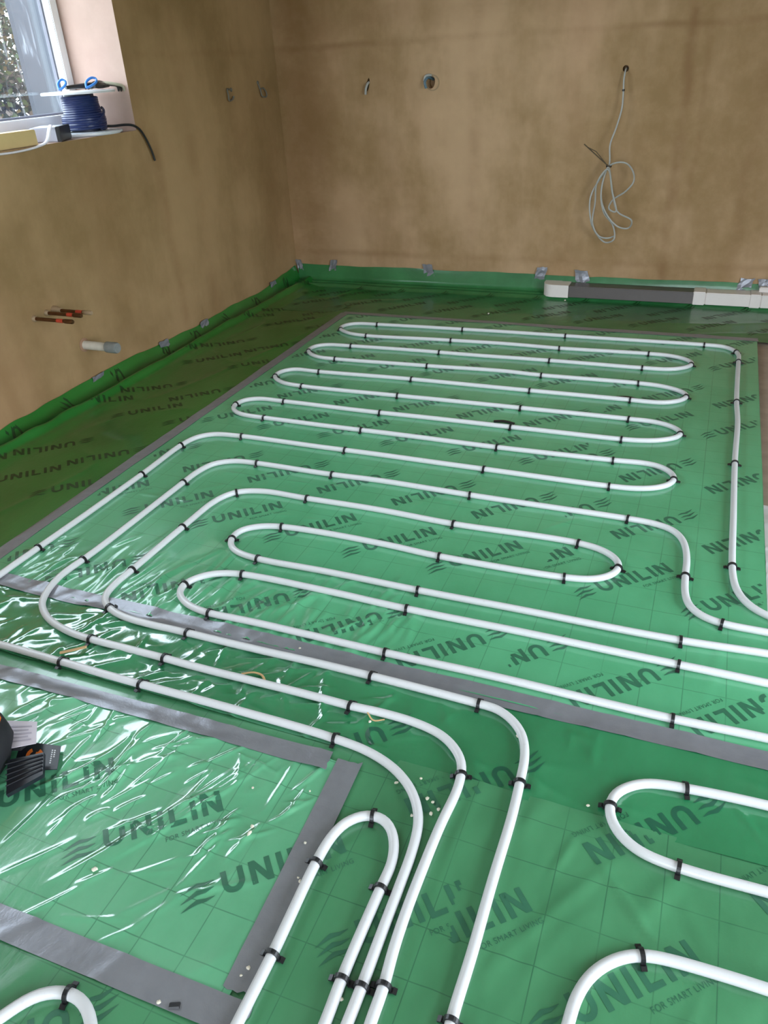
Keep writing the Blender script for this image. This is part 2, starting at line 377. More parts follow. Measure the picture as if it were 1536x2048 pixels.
CLIPS = [
('A',-1.789,4.174,'black clip on the first pipe run from the back wall, leftmost'),
('A',-1.269,4.190,'black clip on the first pipe run from the back wall, second from left'),
('A',-0.674,4.212,'black clip on the first pipe run from the back wall, third from left'),
('A',0.039,4.226,'black clip on the first pipe run from the back wall, rightmost'),
('A',-1.781,3.962,'black clip on the second pipe run from the back wall, leftmost'),
('A',-1.270,3.986,'black clip on the second pipe run from the back wall, second from left'),
('A',-0.675,4.000,'black clip on the second pipe run from the back wall, third from left'),
('A',-0.215,4.023,'black clip on the second pipe run from the back wall, rightmost'),
('A',-1.786,3.771,'black clip on the third pipe run from the back wall, leftmost'),
('A',-1.270,3.781,'black clip on the third pipe run from the back wall, second from left'),
('A',-0.677,3.800,'black clip on the third pipe run from the back wall, third from left'),
('A',-0.222,3.804,'black clip on the third pipe run from the back wall, rightmost'),
('A',-1.785,3.553,'black clip on the fourth pipe run from the back wall, leftmost'),
('A',-1.270,3.569,'black clip on the fourth pipe run from the back wall, second from left'),
('A',-0.682,3.587,'black clip on the fourth pipe run from the back wall, third from left'),
('A',-0.223,3.597,'black clip on the fourth pipe run from the back wall, rightmost'),
('A',-1.781,3.357,'black clip on the fifth pipe run from the back wall, leftmost'),
('A',-1.275,3.372,'black clip on the fifth pipe run from the back wall, second from left'),
('A',-0.688,3.378,'black clip on the fifth pipe run from the back wall, third from left'),
('A',-0.240,3.386,'black clip on the fifth pipe run from the back wall, rightmost'),
('A',-1.781,3.152,'black clip on the sixth pipe run from the back wall, leftmost'),
('A',-1.271,3.159,'black clip on the sixth pipe run from the back wall, second from left'),
('A',-0.687,3.168,'black clip on the sixth pipe run from the back wall, third from left'),
('A',-0.222,3.172,'black clip on the sixth pipe run from the back wall, rightmost'),
('A',-1.773,2.951,'black clip on the seventh pipe run from the back wall, leftmost'),
('A',-1.278,2.950,'black clip on the seventh pipe run from the back wall, second from left'),
('A',-0.681,2.957,'black clip on the seventh pipe run from the back wall, third from left'),
('A',-0.220,2.958,'black clip on the seventh pipe run from the back wall, rightmost'),
('A',-1.768,2.752,'black clip on the eighth pipe run from the back wall, leftmost'),
('A',-1.283,2.753,'black clip on the eighth pipe run from the back wall, second from left'),
('A',-0.681,2.751,'black clip on the eighth pipe run from the back wall, third from left'),
('A',-0.223,2.760,'black clip on the eighth pipe run from the back wall, rightmost'),
('A',-1.767,2.553,'black clip on the ninth pipe run from the back wall, leftmost'),
('A',-1.274,2.554,'black clip on the ninth pipe run from the back wall, second from left'),
('A',-0.682,2.551,'black clip on the ninth pipe run from the back wall, third from left'),
('A',-0.215,2.553,'black clip on the ninth pipe run from the back wall, rightmost'),
('B',-1.572,2.347,'black clip on the tenth pipe run from the back wall, leftmost'),
('B',-1.229,2.344,'black clip on the tenth pipe run from the back wall, second from left'),
('B',-0.675,2.342,'black clip on the tenth pipe run from the back wall, third from left'),
('B',-0.119,2.342,'black clip on the tenth pipe run from the back wall, rightmost'),
('C',-1.514,2.110,'black clip on the eleventh pipe run from the back wall, leftmost'),
('C',-1.235,2.145,'black clip on the eleventh pipe run from the back wall, second from left'),
('C',-0.671,2.137,'black clip on the eleventh pipe run from the back wall, third from left'),
('C',-0.251,2.140,'black clip on the eleventh pipe run from the back wall, rightmost'),
('C',-1.231,1.943,'black clip on the twelfth pipe run from the back wall, leftmost'),
('C',-0.663,1.937,'black clip on the twelfth pipe run from the back wall, middle one'),
('C',-0.260,1.939,'black clip on the twelfth pipe run from the back wall, rightmost'),
('C',-1.220,1.744,'black clip on the thirteenth pipe run from the back wall, leftmost'),
('C',-0.663,1.743,'black clip on the thirteenth pipe run from the back wall, middle one'),
('C',0.087,1.748,'black clip on the thirteenth pipe run from the back wall, rightmost'),
('D',-1.217,1.650,'black clip on the fourteenth pipe run from the back wall, leftmost'),
('D',-0.662,1.647,'black clip on the fourteenth pipe run from the back wall, middle one'),
('D',0.090,1.648,'black clip on the fourteenth pipe run from the back wall, rightmost'),
('D',-1.211,1.446,'black clip on the fifteenth pipe run from the back wall, leftmost'),
('D',-0.658,1.450,'black clip on the fifteenth pipe run from the back wall, middle one'),
('D',0.085,1.452,'black clip on the fifteenth pipe run from the back wall, rightmost'),
('A',-1.972,4.048,'black clip on the left hairpin joining the first and second pipe runs'),
('A',-0.002,3.929,'black clip on the right hairpin joining the second and third pipe runs'),
('A',-1.982,3.654,'black clip on the left hairpin joining the third and fourth pipe runs'),
('A',-0.003,3.503,'black clip on the right hairpin joining the fourth and fifth pipe runs'),
('A',-1.974,3.251,'black clip on the left hairpin joining the fifth and sixth pipe runs'),
('A',-0.002,3.087,'black clip on the right hairpin joining the sixth and seventh pipe runs'),
('A',-1.968,2.867,'black clip on the left hairpin joining the seventh and eighth pipe runs'),
('A',0.002,2.671,'black clip on the right hairpin joining the eighth and ninth pipe runs'),
('A',0.188,4.168,'black clip on the upper right corner bend of the back pipe run'),
('A',0.208,4.029,'black clip just below the upper right corner bend, by the sheet edge'),
('A',0.205,3.496,'black clip on the right-hand downward pipe, second below its corner bend'),
('A',0.204,2.875,'black clip on the right-hand downward pipe, third below its corner bend'),
('A',0.204,2.166,'black clip on the right-hand downward pipe, just above its lower bend'),
('A',-1.963,2.409,'black clip on the left corner bend of the ninth pipe run'),
('A',-1.959,2.132,'black clip on the outermost left sloping pipe, halfway along beside the tape'),
('A',-1.961,1.568,'black clip on the outermost left sloping pipe, lowest and nearest the photo edge'),
('B',-1.757,2.127,'black clip on the second left sloping pipe, just below its upper bend'),
('B',-1.763,1.568,'black clip on the second left sloping pipe, just above its lower bend'),
('C',-1.565,1.843,'black clip on the innermost left sloping pipe, upper one'),
('C',-1.568,1.564,'black clip on the innermost left sloping pipe, lower one'),
('C',-1.511,1.373,'black clip on the lower left bend of the innermost pipe, over silver tape'),
('B',0.076,2.058,'black clip on the S-bend at right of the tenth pipe run'),
('B',0.186,1.857,'black clip right of the S-bend, near the right photo edge'),
('C',-0.114,2.043,'black clip on the right hairpin joining the eleventh and twelfth pipe runs'),
('C',-1.361,1.835,'black clip on the left hairpin joining the twelfth and thirteenth pipe runs'),
('D',-1.357,1.547,'black clip on the left hairpin joining the fourteenth and fifteenth pipe runs'),
('B',-1.471,1.235,'black clip on the crinkled dark sheet, leftmost on the middle pipe'),
('B',-1.209,1.234,'black clip on the crinkled dark sheet, second from left on the middle pipe'),
('B',-0.657,1.237,'black clip on the middle pipe just before it bends towards the foreground'),
('B',-0.339,1.130,'black clip on the middle pipe at the end of its foreground bend'),
('C',-1.212,1.347,'black clip on the upper pipe along the silver tape, leftmost'),
('C',-0.657,1.352,'black clip on the upper pipe along the silver tape, middle'),
('C',-0.359,1.352,'black clip on the upper pipe along the silver tape, before its foreground bend'),
('C',-0.213,1.160,'black clip at the end of the rightmost foreground bend'),
('C',-0.208,0.643,'black clip at the bottom photo edge on the rightmost foreground pipe'),
('E',-1.476,1.129,'black clip beside a tan wood chip on the lowest left pipe'),
('E',-1.207,1.129,'black clip on the lowest left pipe, second from left'),
('E',-0.653,1.132,'black clip on the lowest left pipe where it starts to bend'),
('E',-0.368,0.641,'black clip on the middle pipe of the foreground trio'),
('B',-0.332,0.647,'black clip on the right pipe of the foreground trio'),
('F',-0.406,0.639,'black clip on the left pipe of the foreground trio'),
('F',-0.406,0.821,'black clip on the right leg of the small foreground loop'),
('F',-0.483,0.966,'black clip on top of the small foreground loop'),
('F',-0.549,0.829,'black clip on the left leg of the small foreground loop, upper'),
('F',-0.543,0.632,'black clip on the left leg of the small foreground loop, lower, on tape'),
('G',-0.854,0.446,'black clip on the pipe arch in the bottom left corner'),
('H',0.130,1.252,'black clip on the upper leg of the right-hand foreground loop'),
('H',-0.022,1.160,'black clip on the left end of the right-hand foreground loop'),
('H',0.126,1.055,'black clip on the lower leg of the right-hand foreground loop'),
('I',0.074,0.856,'black clip on the pipe bend in the bottom right corner'),
]
CRUMBS = [(-0.379,1.049), (-0.360,1.032), (-0.372,1.018), (-0.410,1.002), (-0.393,1.054), (-0.424,1.101), (-0.472,1.072), (-0.566,0.784), (-0.573,0.790), (-0.576,0.601), (-0.582,0.585), (-0.694,0.495), (-0.396,0.609), (-0.595,0.864), (-0.719,0.860), (-0.769,0.949), (-0.645,0.986), (-0.211,0.880), (-0.250,1.293), (-0.065,1.153), (-0.596,1.215), (-0.811,4.948), (-1.209,4.572), (-0.974,0.663), (-0.713,0.840), (-0.886,1.407)]
CABLE = [(-0.591,5.086,1.265), (-0.593,5.070,1.219), (-0.589,5.060,1.168), (-0.586,5.045,1.080), (-0.606,5.032,0.981), (-0.630,5.025,0.895), (-0.626,5.022,0.784), (-0.677,5.031,0.703), (-0.715,5.013,0.612), (-0.701,4.984,0.498), (-0.673,5.033,0.411), (-0.606,5.017,0.354), (-0.552,4.988,0.380), (-0.570,5.023,0.452), (-0.628,5.016,0.524), (-0.653,5.006,0.614), (-0.650,5.009,0.700), (-0.627,5.007,0.780), (-0.592,5.027,0.640), (-0.558,5.001,0.533), (-0.600,4.996,0.551), (-0.589,5.039,0.592), (-0.512,5.002,0.650), (-0.474,4.991,0.703), (-0.489,5.035,0.753), (-0.529,5.007,0.799), (-0.581,4.998,0.803), (-0.626,5.019,0.778), (-0.654,5.012,0.682), (-0.646,5.015,0.583), (-0.593,5.000,0.497), (-0.534,5.011,0.446), (-0.480,5.032,0.437), (-0.462,4.990,0.490), (-0.548,5.005,0.533), (-0.592,5.039,0.627), (-0.627,4.993,0.770), (-0.682,5.003,0.695), (-0.688,5.030,0.580), (-0.689,5.004,0.465), (-0.645,5.007,0.392), (-0.589,5.010,0.381), (-0.554,5.016,0.393)]
TIE = (-0.626,0.781,-0.773,0.903)
# ================================================================ setting
M_left = plaster('plaster_left', (.265, .168, .074), (.395, .258, .130), 1,
    [(3.70, .07, .5, .1, 1.1), (4.02, .10, .35, .0, 2.2), (4.86, .22, .35, .0, 1.0), (2.35, .05, .35, .0, .35), (4.60, .035, .9, 1.47, 1.50), (3.2, .3, .25, .0, 2.2)], [(1.463, .03, .25)])
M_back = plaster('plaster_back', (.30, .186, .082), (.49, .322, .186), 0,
    [(-.262, .05, .75, .1, 1.6), (-.17, .03, .3, .2, 1.5), (-1.47, .07, .30, .0, 2.2), (.12, .05, .3, .0, 1.7), (-2.62, .35, .55, .0, 2.2), (-2.05, .12, .2, .3, 1.4)],  # widest entry is a tone: browner towards the left corner
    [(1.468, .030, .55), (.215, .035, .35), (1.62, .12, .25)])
M_reveal = plaster('plaster_dry_pink', (.36, .25, .20), (.42, .295, .24))
M_ceil = plain('ceiling_board', (.55, .50, .45), .8, nscale=3)
M_brown = plain('chipboard', (.34, .26, .20), .55, var=.3, nscale=14)
M_upvc = plain('white_upvc', (.80, .81, .83), .3, var=.02)
M_seal = plain('grey_gasket', (.16, .16, .20), .6)

def cut(o, cutters):
    for c in cutters:
        md = o.modifiers.new('hole', 'BOOLEAN'); md.operation = 'DIFFERENCE'; md.object = c; md.solver = 'EXACT'
    bpy.context.view_layer.update()
    me = bpy.data.meshes.new_from_object(o.evaluated_get(bpy.context.evaluated_depsgraph_get()))
    o.modifiers.clear(); o.data = me
    for c in cutters: bpy.data.objects.remove(c, do_unlink=True)

# floor slab under everything
tag(MB().box(WX - .45, RX + .3, FY - .3, WY + .3, -.12, -.012).build('floor', M_brown), 'brown chipboard subfloor showing at the right of the green sheet', kind='structure')
tag(MB().box(-30, 30, -30, 30, -.40, -.30).build('floor_outside_ground', plain('ground', (.25, .26, .20), .9, nscale=2)), kind='structure')
tag(MB().box(WX - .45, RX + .3, FY - .3, WY + .3, CZ, CZ + .1).build('ceiling', M_ceil), kind='structure')
# left wall with the window opening
w = MB(); T = .42
w.box(WX - T, WX, FY, WIN[0], -.012, CZ); w.box(WX - T, WX, WIN[1], WY + .2, -.012, CZ)
w.box(WX - T, WX, WIN[0], WIN[1], -.012, WIN[2]); w.box(WX - T, WX, WIN[0], WIN[1], WIN[3], CZ)
wl = w.build('wall_left', [M_left, M_reveal])
for p in wl.data.polygons:
    c = p.center
    if WX - T + .01 < c.x < WX - .01 and WIN[0] - .01 < c.y < WIN[1] + .01 and WIN[2] - .01 < c.z < WIN[3] + .01: p.material_index = 1
tag(wl, 'brown skim-plastered left wall with the window', kind='structure')
# back wall with three cable holes
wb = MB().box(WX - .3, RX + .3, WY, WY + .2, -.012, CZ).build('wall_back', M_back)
cs = []
for (x, z, rx, rz, tilt) in ((-2.158, 1.247, .010, .038, .25), (-1.738, 1.246, .026, .034, .2), (-.592, 1.272, .017, .017, 0)):
    cb_ = MB(); cb_.lathe([(1, -.07), (1, .07)], 20)
    oc = cb_.build('cutter', None); oc.scale = (rx, rz, 1); oc.rotation_euler = (math.pi / 2, tilt, 0); oc.location = (x, WY, z)
    oc.rotation_mode = 'XYZ'; cs.append(oc)
cut(wb, cs)
tag(wb, 'brown skim-plastered back wall with stains and cable holes', kind='structure')
# right wall and the wall behind the camera, with their big door openings
w = MB()
w.box(RX, RX + .3, FY, PATIO[0], -.012, CZ); w.box(RX, RX + .3, PATIO[1], WY, -.012, CZ); w.box(RX, RX + .3, PATIO[0], PATIO[1], PATIO[3], CZ)
tag(w.build('wall_right', M_back), kind='structure')
w = MB()
w.box(WX, DOORS[0], FY - .3, FY, -.012, CZ); w.box(DOORS[1], RX + .3, FY - .3, FY, -.012, CZ); w.box(DOORS[0], DOORS[1], FY - .3, FY, DOORS[3], CZ)
tag(w.build('wall_front', M_back), kind='structure')

# window: upvc frame, gasket, dirty pane
win = empty('window_1', (WX - .36, (WIN[0] + WIN[1]) / 2, WIN[2])); tag(win, 'white upvc window with a streaky dirty pane in the left wall', kind='structure')
def wpart(mb, name, mat, **k):
    o = mb.build(name, mat, None, **k); o.parent = win; o.matrix_parent_inverse = Matrix.Translation(-win.location); return o
a, b_, c, d = WIN[0] + .002, WIN[1] - .002, WIN[2] + .002, WIN[3] - .002; fx0, fx1 = WX - .40, WX - .325; fw = .052
wpart(MB().box(fx0, fx1, b_ - fw, b_, c, d), 'window_frame', M_upvc, bevel=.004)
wpart(MB().box(fx0, fx1, a, a + fw, c, d), 'window_frame', M_upvc, bevel=.004)
wpart(MB().box(fx0, fx1, a + fw, b_ - fw, c, c + .085), 'window_frame', M_upvc, bevel=.004)
wpart(MB().box(fx0, fx1, a + fw, b_ - fw, d - fw, d), 'window_frame', M_upvc, bevel=.004)
g = MB(); q = .010
g.box(fx0 + .013, fx0 + .03, b_ - fw - q, b_ - fw, c + .085, d - fw); g.box(fx0 + .013, fx0 + .03, a + fw, a + fw + q, c + .085, d - fw)
g.box(fx0 + .013, fx0 + .03, a + fw + q, b_ - fw - q, c + .085, c + .085 + q)
wpart(g, 'gasket', M_seal)
mt, nt, b = mat_new('dirty_glass')
nt.nodes.remove(b)
tr = node(nt, 'ShaderNodeBsdfTransparent'); tr.inputs[0].default_value = (.93, .95, .96, 1)
gl = node(nt, 'ShaderNodeBsdfGlossy'); gl.inputs['Roughness'].default_value = .02
df = node(nt, 'ShaderNodeBsdfTranslucent'); df.inputs[0].default_value = (.8, .85, .95, 1)
m1 = node(nt, 'ShaderNodeMixShader'); m1.inputs[0].default_value = .07
nt.links.new(tr.outputs[0], m1.inputs[1]); nt.links.new(gl.outputs[0], m1.inputs[2])
st = noise(nt, 26, 5, .65, stretch=(1, 1, .16), dist=.6)
m2 = node(nt, 'ShaderNodeMixShader'); nt.links.new(val(nt, 'ADD', smooth(nt, st, .56, .74, 0, .10), .008), m2.inputs[0])
nt.links.new(m1.outputs[0], m2.inputs[1]); nt.links.new(df.outputs[0], m2.inputs[2])
nt.links.new(m2.outputs[0], nt.nodes['Material Output'].inputs[0])
wpart(MB().box(fx0 + .006, fx0 + .012, a + fw + .001, b_ - fw - .001, c + .086, d - fw - .001), 'pane', mt)

# what stands outside the window
tag(MB().box(-5.04, -5.0, 5.22, 9.5, -.3, 3.4).build('outbuilding_wall', plain('grey_render', (.036, .042, .055), .9, nscale=6)),
    'plain blue-grey wall standing outside the window', 'wall')
def bush(name, c, label, seed):
    rg = random.Random(seed)
    root = empty(name, (c[0], c[1], -.3)); tag(root, label, 'bush')
    for k, (col, z0, z1, n) in enumerate((((.05, .09, .016), 1.3, 2.9, 1300), ((.11, .13, .03), 1.1, 2.8, 1000), ((.22, .14, .03), .9, 2.5, 700),
                                   ((.13, .085, .055), -.2, 1.5, 1500), ((.22, .17, .13), -.2, 1.4, 1300), ((.05, .055, .02), -.2, 1.4, 700))):
        mb = MB()
        for _ in range(n * 3):
            an = rg.uniform(0, 6.28); q_ = math.sqrt(rg.random())
            p = Vector((c[0] + .30 * q_ * math.cos(an), c[1] + .95 * q_ * math.sin(an), rg.uniform(z0, z1)))
            u = Vector((rg.uniform(-1, 1), rg.uniform(-1, 1), rg.uniform(-.6, 1))).normalized() * rg.uniform(.03, .075)
            v = u.cross(Vector((rg.uniform(-1, 1), rg.uniform(-1, 1), rg.uniform(-1, 1)))).normalized() * .022
            mb.add([p - v * .3, p + u * .5 - v, p + u, p + u * .5 + v], [(0, 1, 2, 3)])
        o = mb.build('foliage', plain(name + '_leaf%d' % k, col, .6, var=.35, nscale=8), None)
        o.parent = root; o.matrix_parent_inverse = Matrix.Translation(-root.location); tag(o, kind='stuff')
    mb = MB()
    for _ in range(10):
        an = rg.uniform(0, 6.28)
        mb.tube([(c[0], c[1], -.3), (c[0] + math.cos(an) * .1, c[1] + math.sin(an) * .3, .8), (c[0] + math.cos(an) * .2, c[1] + math.sin(an) * .7, 2.3)], [.02, .014, .006], 6)
    o = mb.build('stems', plain(name + '_stem', (.05, .035, .02), .8)); o.parent = root; o.matrix_parent_inverse = Matrix.Translation(-root.location); tag(o, kind='stuff')
bush('garden_bush', (-5.80, 5.35, 0), 'tall bush of green and brown leaves outside the window', 3)

# ================================================================ floor sheets
G_main = film('film_main', (.080, .365, .176), (.110, .445, .228), grid=.45, rough=.30, coat=.55, bstr=.09)
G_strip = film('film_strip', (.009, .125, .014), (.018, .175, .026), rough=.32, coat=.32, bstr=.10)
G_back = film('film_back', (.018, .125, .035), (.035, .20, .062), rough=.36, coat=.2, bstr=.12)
G_band = film('film_band', (.022, .19, .075), (.035, .26, .11), rough=.18, coat=1.0, bstr=.18)
G_front = film('film_front', (.050, .212, .094), (.074, .285, .132), grid=.55, rough=.28, coat=.4, bstr=.12)
G_patch = film('film_patch', (.10, .38, .20), (.15, .48, .27), grid=.5, rough=.22, coat=1.0, bstr=.14)
rg = random.Random(11)

main = Sheet(-2.115, .297, 1.395, 4.425, .008, .0030)
fanm = sstep(main.Y, 1.85, 1.45) * sstep(main.X, -2.1, -1.85) * sstep(main.X, -.55, -1.0)
main.waves(.35, .0040, 21); main.waves(.13, .0012, 22)
main.crinkle(.16, .0022, 23, 1.3, 3, .35 + .65 * fanm, power=4)
rl = []
for _ in range(130):
    x = rg.uniform(-2.0, -.62); y = rg.uniform(1.42, 1.60) + max(0, rg.gauss(0, .08))
    rl.append((x, y, math.radians(rg.gauss(82, 14)), rg.uniform(.10, .32), rg.uniform(.006, .010), rg.uniform(.0022, .0055)))
for _ in range(60):
    rl.append((rg.uniform(-2.0, .2), rg.uniform(1.6, 4.3), rg.uniform(0, 3.14), rg.uniform(.1, .4), rg.uniform(.008, .02), rg.uniform(.0006, .0018)))
for y, x0, n in ((2.02, -1.85, 6), (2.27, -1.62, 4)):
    for k in range(n): rl.append((x0 + k * .14, y + k * .004, .02, .11, .007, .0022))
main.ridges(rl)
main.build('membrane_sheet', G_main, 'large light green printed membrane sheet under the looping pipes, bordered by tape')

# strip along the left wall: flat, then a rolled fold, then up the wall
def profile_sheet(sh, axis, wall, sgn, pts, wob):
    """bends the last part of a sheet up against a wall: pts = (distance from wall, height)"""
    D = np.array([p[0] for p in pts]); Hh = np.array([p[1] for p in pts])
    L = np.r_[0, np.cumsum(np.hypot(np.diff(D), np.diff(Hh)))]
    return D, Hh, L
lx0, lx1 = WX + .004, -2.085
strip = Sheet(lx0, lx1, .95, WY - .03, .009, .0016)
n1 = vnoise(strip.X * 0, strip.Y, .35, 5); n2 = vnoise(strip.X * 0, strip.Y, .11, 6)
strip.waves(.30, .005, 31, 1.57, 2.5); strip.crinkle(.2, .0035, 33, 1.3, 3, 1.0, power=4); strip.waves(.1, .0012, 32)
flat = sstep(strip.X, -2.62, -2.50); edge = sstep(strip.X, lx1, lx1 - .06)
# dist from wall -> height (fold ridge then valley then up the wall)
dist = strip.X - lx0
fold_c = .105 + .03 * (n1 - .5); rise = .052 + .045 * sstep(strip.Y, 4.55, 5.05) + .024 * (n1 - .5) + .010 * (n2 - .5)
up = rise * (1 - sstep(dist, .0, .040)); fold = (.036 + .012 * (n2 - .5)) * np.exp(-((dist - fold_c) / .024) ** 2) + .012 * np.exp(-((dist - fold_c - .05) / .05) ** 2)
strip.Z = strip.Z * (.25 + .75 * flat) * (.2 + .8 * edge) + up + fold
strip.Z[:, 0] = rise[:, 0] + .012
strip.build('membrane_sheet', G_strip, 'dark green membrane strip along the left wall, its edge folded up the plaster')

back = Sheet(WX + .02, .95, 4.385, WY - .003, .009, .0022)
n1 = vnoise(back.X, back.Y * 0, .4, 8); n2 = vnoise(back.X, back.Y * 0, .12, 9)
back.waves(.30, .005, 41, 0, 2.5); back.crinkle(.18, .003, 43, .3, 3, 1.0, power=4)
dist = (WY - .003) - back.Y
flat = sstep(dist, .14, .24); edge = sstep(dist, .715, .64)
rise = .124 + .010 * (n1 - .5) + .006 * (n2 - .5)
up = rise * (1 - sstep(dist, .0, .032)) + .018 * np.exp(-((dist - .10 - .02 * (n1 - .5)) / .025) ** 2) + .022 * np.exp(-((dist - .045) / .02) ** 2)
back.Z = back.Z * flat * edge + up
back.Z[-1, :] = rise[-1, :]
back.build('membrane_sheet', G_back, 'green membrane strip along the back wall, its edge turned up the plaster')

band = Sheet(-2.80, .80, 1.125, 1.425, .006, .0010)
left = sstep(band.X, -.75, -1.15)
inner = sstep(band.Y, 1.41, 1.37)
band.waves(.22, .007, 51, 0, 1.5, inner)
band.crinkle(.085, .0060, 53, .5, 2.6, left * inner, warp=.06, power=2.5)
band.crinkle(.05, .0030, 57, -.3, 2.2, left * inner, warp=.04, power=2)
band.crinkle(.20, .0045, 61, .4, 2.0, inner * .8, power=3)
rl = []
for _ in range(90):
    x = rg.uniform(-2.1, -.55); rl.append((x, rg.uniform(1.14, 1.36), rg.choice([rg.gauss(.25, .3), rg.gauss(1.2, .5)]), rg.uniform(.06, .2), rg.uniform(.005, .009), rg.uniform(.0025, .006)))
for _ in range(25):
    rl.append((rg.uniform(-.6, .6), rg.uniform(1.14, 1.36), rg.uniform(0, 3.14), rg.uniform(.05, .2), rg.uniform(.006, .014), rg.uniform(.001, .003)))
band.ridges([q for q in rl if q[1] < 1.36])
band.build('membrane_sheet', G_band, 'dark green crinkled plastic band below the long silver tape')

front = Sheet(-2.0, .80, -.35, 1.135, .008, .0)
front.waves(.35, .006, 71); front.waves(.14, .0016, 72); front.crinkle(.20, .0035, 73, 1.25, 3, 1.0, power=4)
rl = []
for _ in range(40):
    rl.append((rg.uniform(-.5, .6), rg.uniform(.3, 1.1), math.radians(rg.gauss(80, 30)), rg.uniform(.12, .5), rg.uniform(.012, .03), rg.uniform(.001, .004)))
rl += [(.02, .98, -.75, .16, .007, .006), (.06, .93, -.7, .10, .006, .005), (-.09, 1.02, 1.3, .12, .007, .005)]
front.ridges(rl)
front.Z *= 1 - .9 * (sstep(front.X, -.52, -.60) * sstep(front.Y, .45, .54))
PX1, PY0, PY1 = -.585, .520, 1.085
front.build('membrane_sheet', G_front, 'light green gridded membrane sheet in the right foreground under the pipe trio',
    drop=lambda X, Y: (X < PX1 - .06) & (Y > PY0 + .05) & (Y < PY1))

patch = Sheet(-2.0, PX1, PY0, PY1, .0040, .0026)
e = sstep(patch.X, PX1, PX1 - .06) * sstep(patch.Y, PY0, PY0 + .05) * sstep(patch.Y, PY1, PY1 - .05)
cr = sstep(patch.Y, .70, .95) * sstep(patch.X, -.62, -.90)
patch.waves(.25, .009, 81, .9, 1.5, e); patch.waves(.1, .003, 82, 0, 1, e)
patch.crinkle(.12, .006, 83, .9, 2.6, e * cr, warp=.07, power=3)
patch.crinkle(.06, .004, 87, .7, 2.4, e * cr, warp=.05, power=2.5)
patch.crinkle(.20, .003, 89, 1.0, 3, e, power=4)
rl = []
for _ in range(75):
    rl.append((min(-.66, rg.gauss(-1.08, .24)), rg.uniform(.76, 1.04), math.radians(rg.gauss(58, 24)), rg.uniform(.05, .20), rg.uniform(.0035, .007), rg.uniform(.002, .0055)))
for _ in range(14):
    rl.append((rg.uniform(-1.2, -.66), rg.uniform(.56, .80), math.radians(rg.gauss(58, 18)), rg.uniform(.06, .22), rg.uniform(.004, .008), rg.uniform(.0012, .0032)))
for k in range(4): rl.append((-.93 + k * .024, .80 + .02 * k, math.radians(61), .48, .006, .0050))
patch.ridges([q for q in rl if q[0] < PX1 - .05])
patch.build('membrane_sheet', G_patch, 'crinkled light green membrane patch at left foreground, framed by silver tape')

# silver foil underlay and bare chipboard at the right
foil = Sheet(.303, .95, 1.45, 2.62, .008, -.010)
foil.crinkle(.06, .006, 91, .1, 3, 1.0, power=2); foil.waves(.12, .006, 92)
fo = foil.build('foil_underlay', plain('silver_foil', (.86, .86, .88), .35, .35, .05), '')
tag(fo, 'crinkled silver foil underlay at the right photo edge', 'foil'); del fo['group']

# ---------------------------------------------------------------- printed lettering on the sheets
INK = plain('dark_green_ink', (.036, .150, .086), .35, var=.2, nscale=20)
INK_D = plain('faint_green_ink', (.008, .048, .010), .40, var=.2, nscale=20)
INK_B = plain('ink_under_film', (.016, .105, .058), .35, var=.2, nscale=20)
def strokes():
    """UNILIN lettering and the three-winged emblem as quad strips in local u,v"""
    h = .053; t = .0115; out = []
    def bar(p, q, w0, w1=None, n=5):   # p,q: bottom-left corner points, horizontal width w
        w1 = w1 or w0; rows = []
        for k in range(n + 1):
            s = k / n; x = p[0] + (q[0] - p[0]) * s; y = p[1] + (q[1] - p[1]) * s; ww = w0 + (w1 - w0) * s
            rows.append([(x, y), (x + ww / 2, y), (x + ww, y)])
        out.append(rows)
    def N(x, w):
        bar((x, 0), (x, h), t); bar((x + w - t, 0), (x + w - t, h), t)
        bar((x + w - t * 1.15, 0.0), (x, h), t * 1.15)
    def U(x, w):
        R_ = w / 2; cx_ = x + R_
        rows = [[(x, h), (x + t / 2, h), (x + t, h)], [(x, (h + R_) / 2), (x + t / 2, (h + R_) / 2), (x + t, (h + R_) / 2)]]
        for k in range(13):
            a_ = math.pi + math.pi * k / 12
            rows.append([(cx_ + rr * math.cos(a_), R_ + rr * math.sin(a_)) for rr in (R_, R_ - t / 2, R_ - t)])
        rows += [[(x + w, (h + R_) / 2), (x + w - t / 2, (h + R_) / 2), (x + w - t, (h + R_) / 2)], [(x + w, h), (x + w - t / 2, h), (x + w - t, h)]]
        out.append(rows)
    U(-.018, .045); N(.039, .044); bar((.096, 0), (.096, h), t)
    bar((.120, 0), (.120, h), t); out.append([[(.131 + .006 * k, 0), (.131 + .006 * k, .005), (.131 + .006 * k, t * .95)] for k in range(5)])
    bar((.167, 0), (.167, h), t); N(.190, .044)
    for k in range(3):
        y = .000 + .0175 * k; x = -.104 + .002 * k
        out.append([[(x, y - .004), (x, y - .004), (x, y - .0035)], [(x + .018, y), (x + .018, y + .003), (x + .018, y + .006)], [(x + .034, y + .003), (x + .034, y + .008), (x + .034, y + .0125)],
                    [(x + .050, y + .002), (x + .050, y + .0055), (x + .050, y + .009)], [(x + .068, y + .0075), (x + .068, y + .008), (x + .068, y + .0085)]])
    return out
STROKES = strokes()
tc_ = bpy.data.curves.new('tagline', 'FONT'); tc_.body = 'FOR SMART LIVING'; tc_.size = .0165; tc_.space_character = 1.12
to_ = bpy.data.objects.new('tagline', tc_); COL.objects.link(to_); bpy.context.view_layer.update()
tm_ = bpy.data.meshes.new_from_object(to_.evaluated_get(bpy.context.evaluated_depsgraph_get()))
TAGV = [(v.co.x, v.co.y) for v in tm_.vertices]; TAGF = [tuple(p.vertices) for p in tm_.polygons]
bpy.data.objects.remove(to_, do_unlink=True)
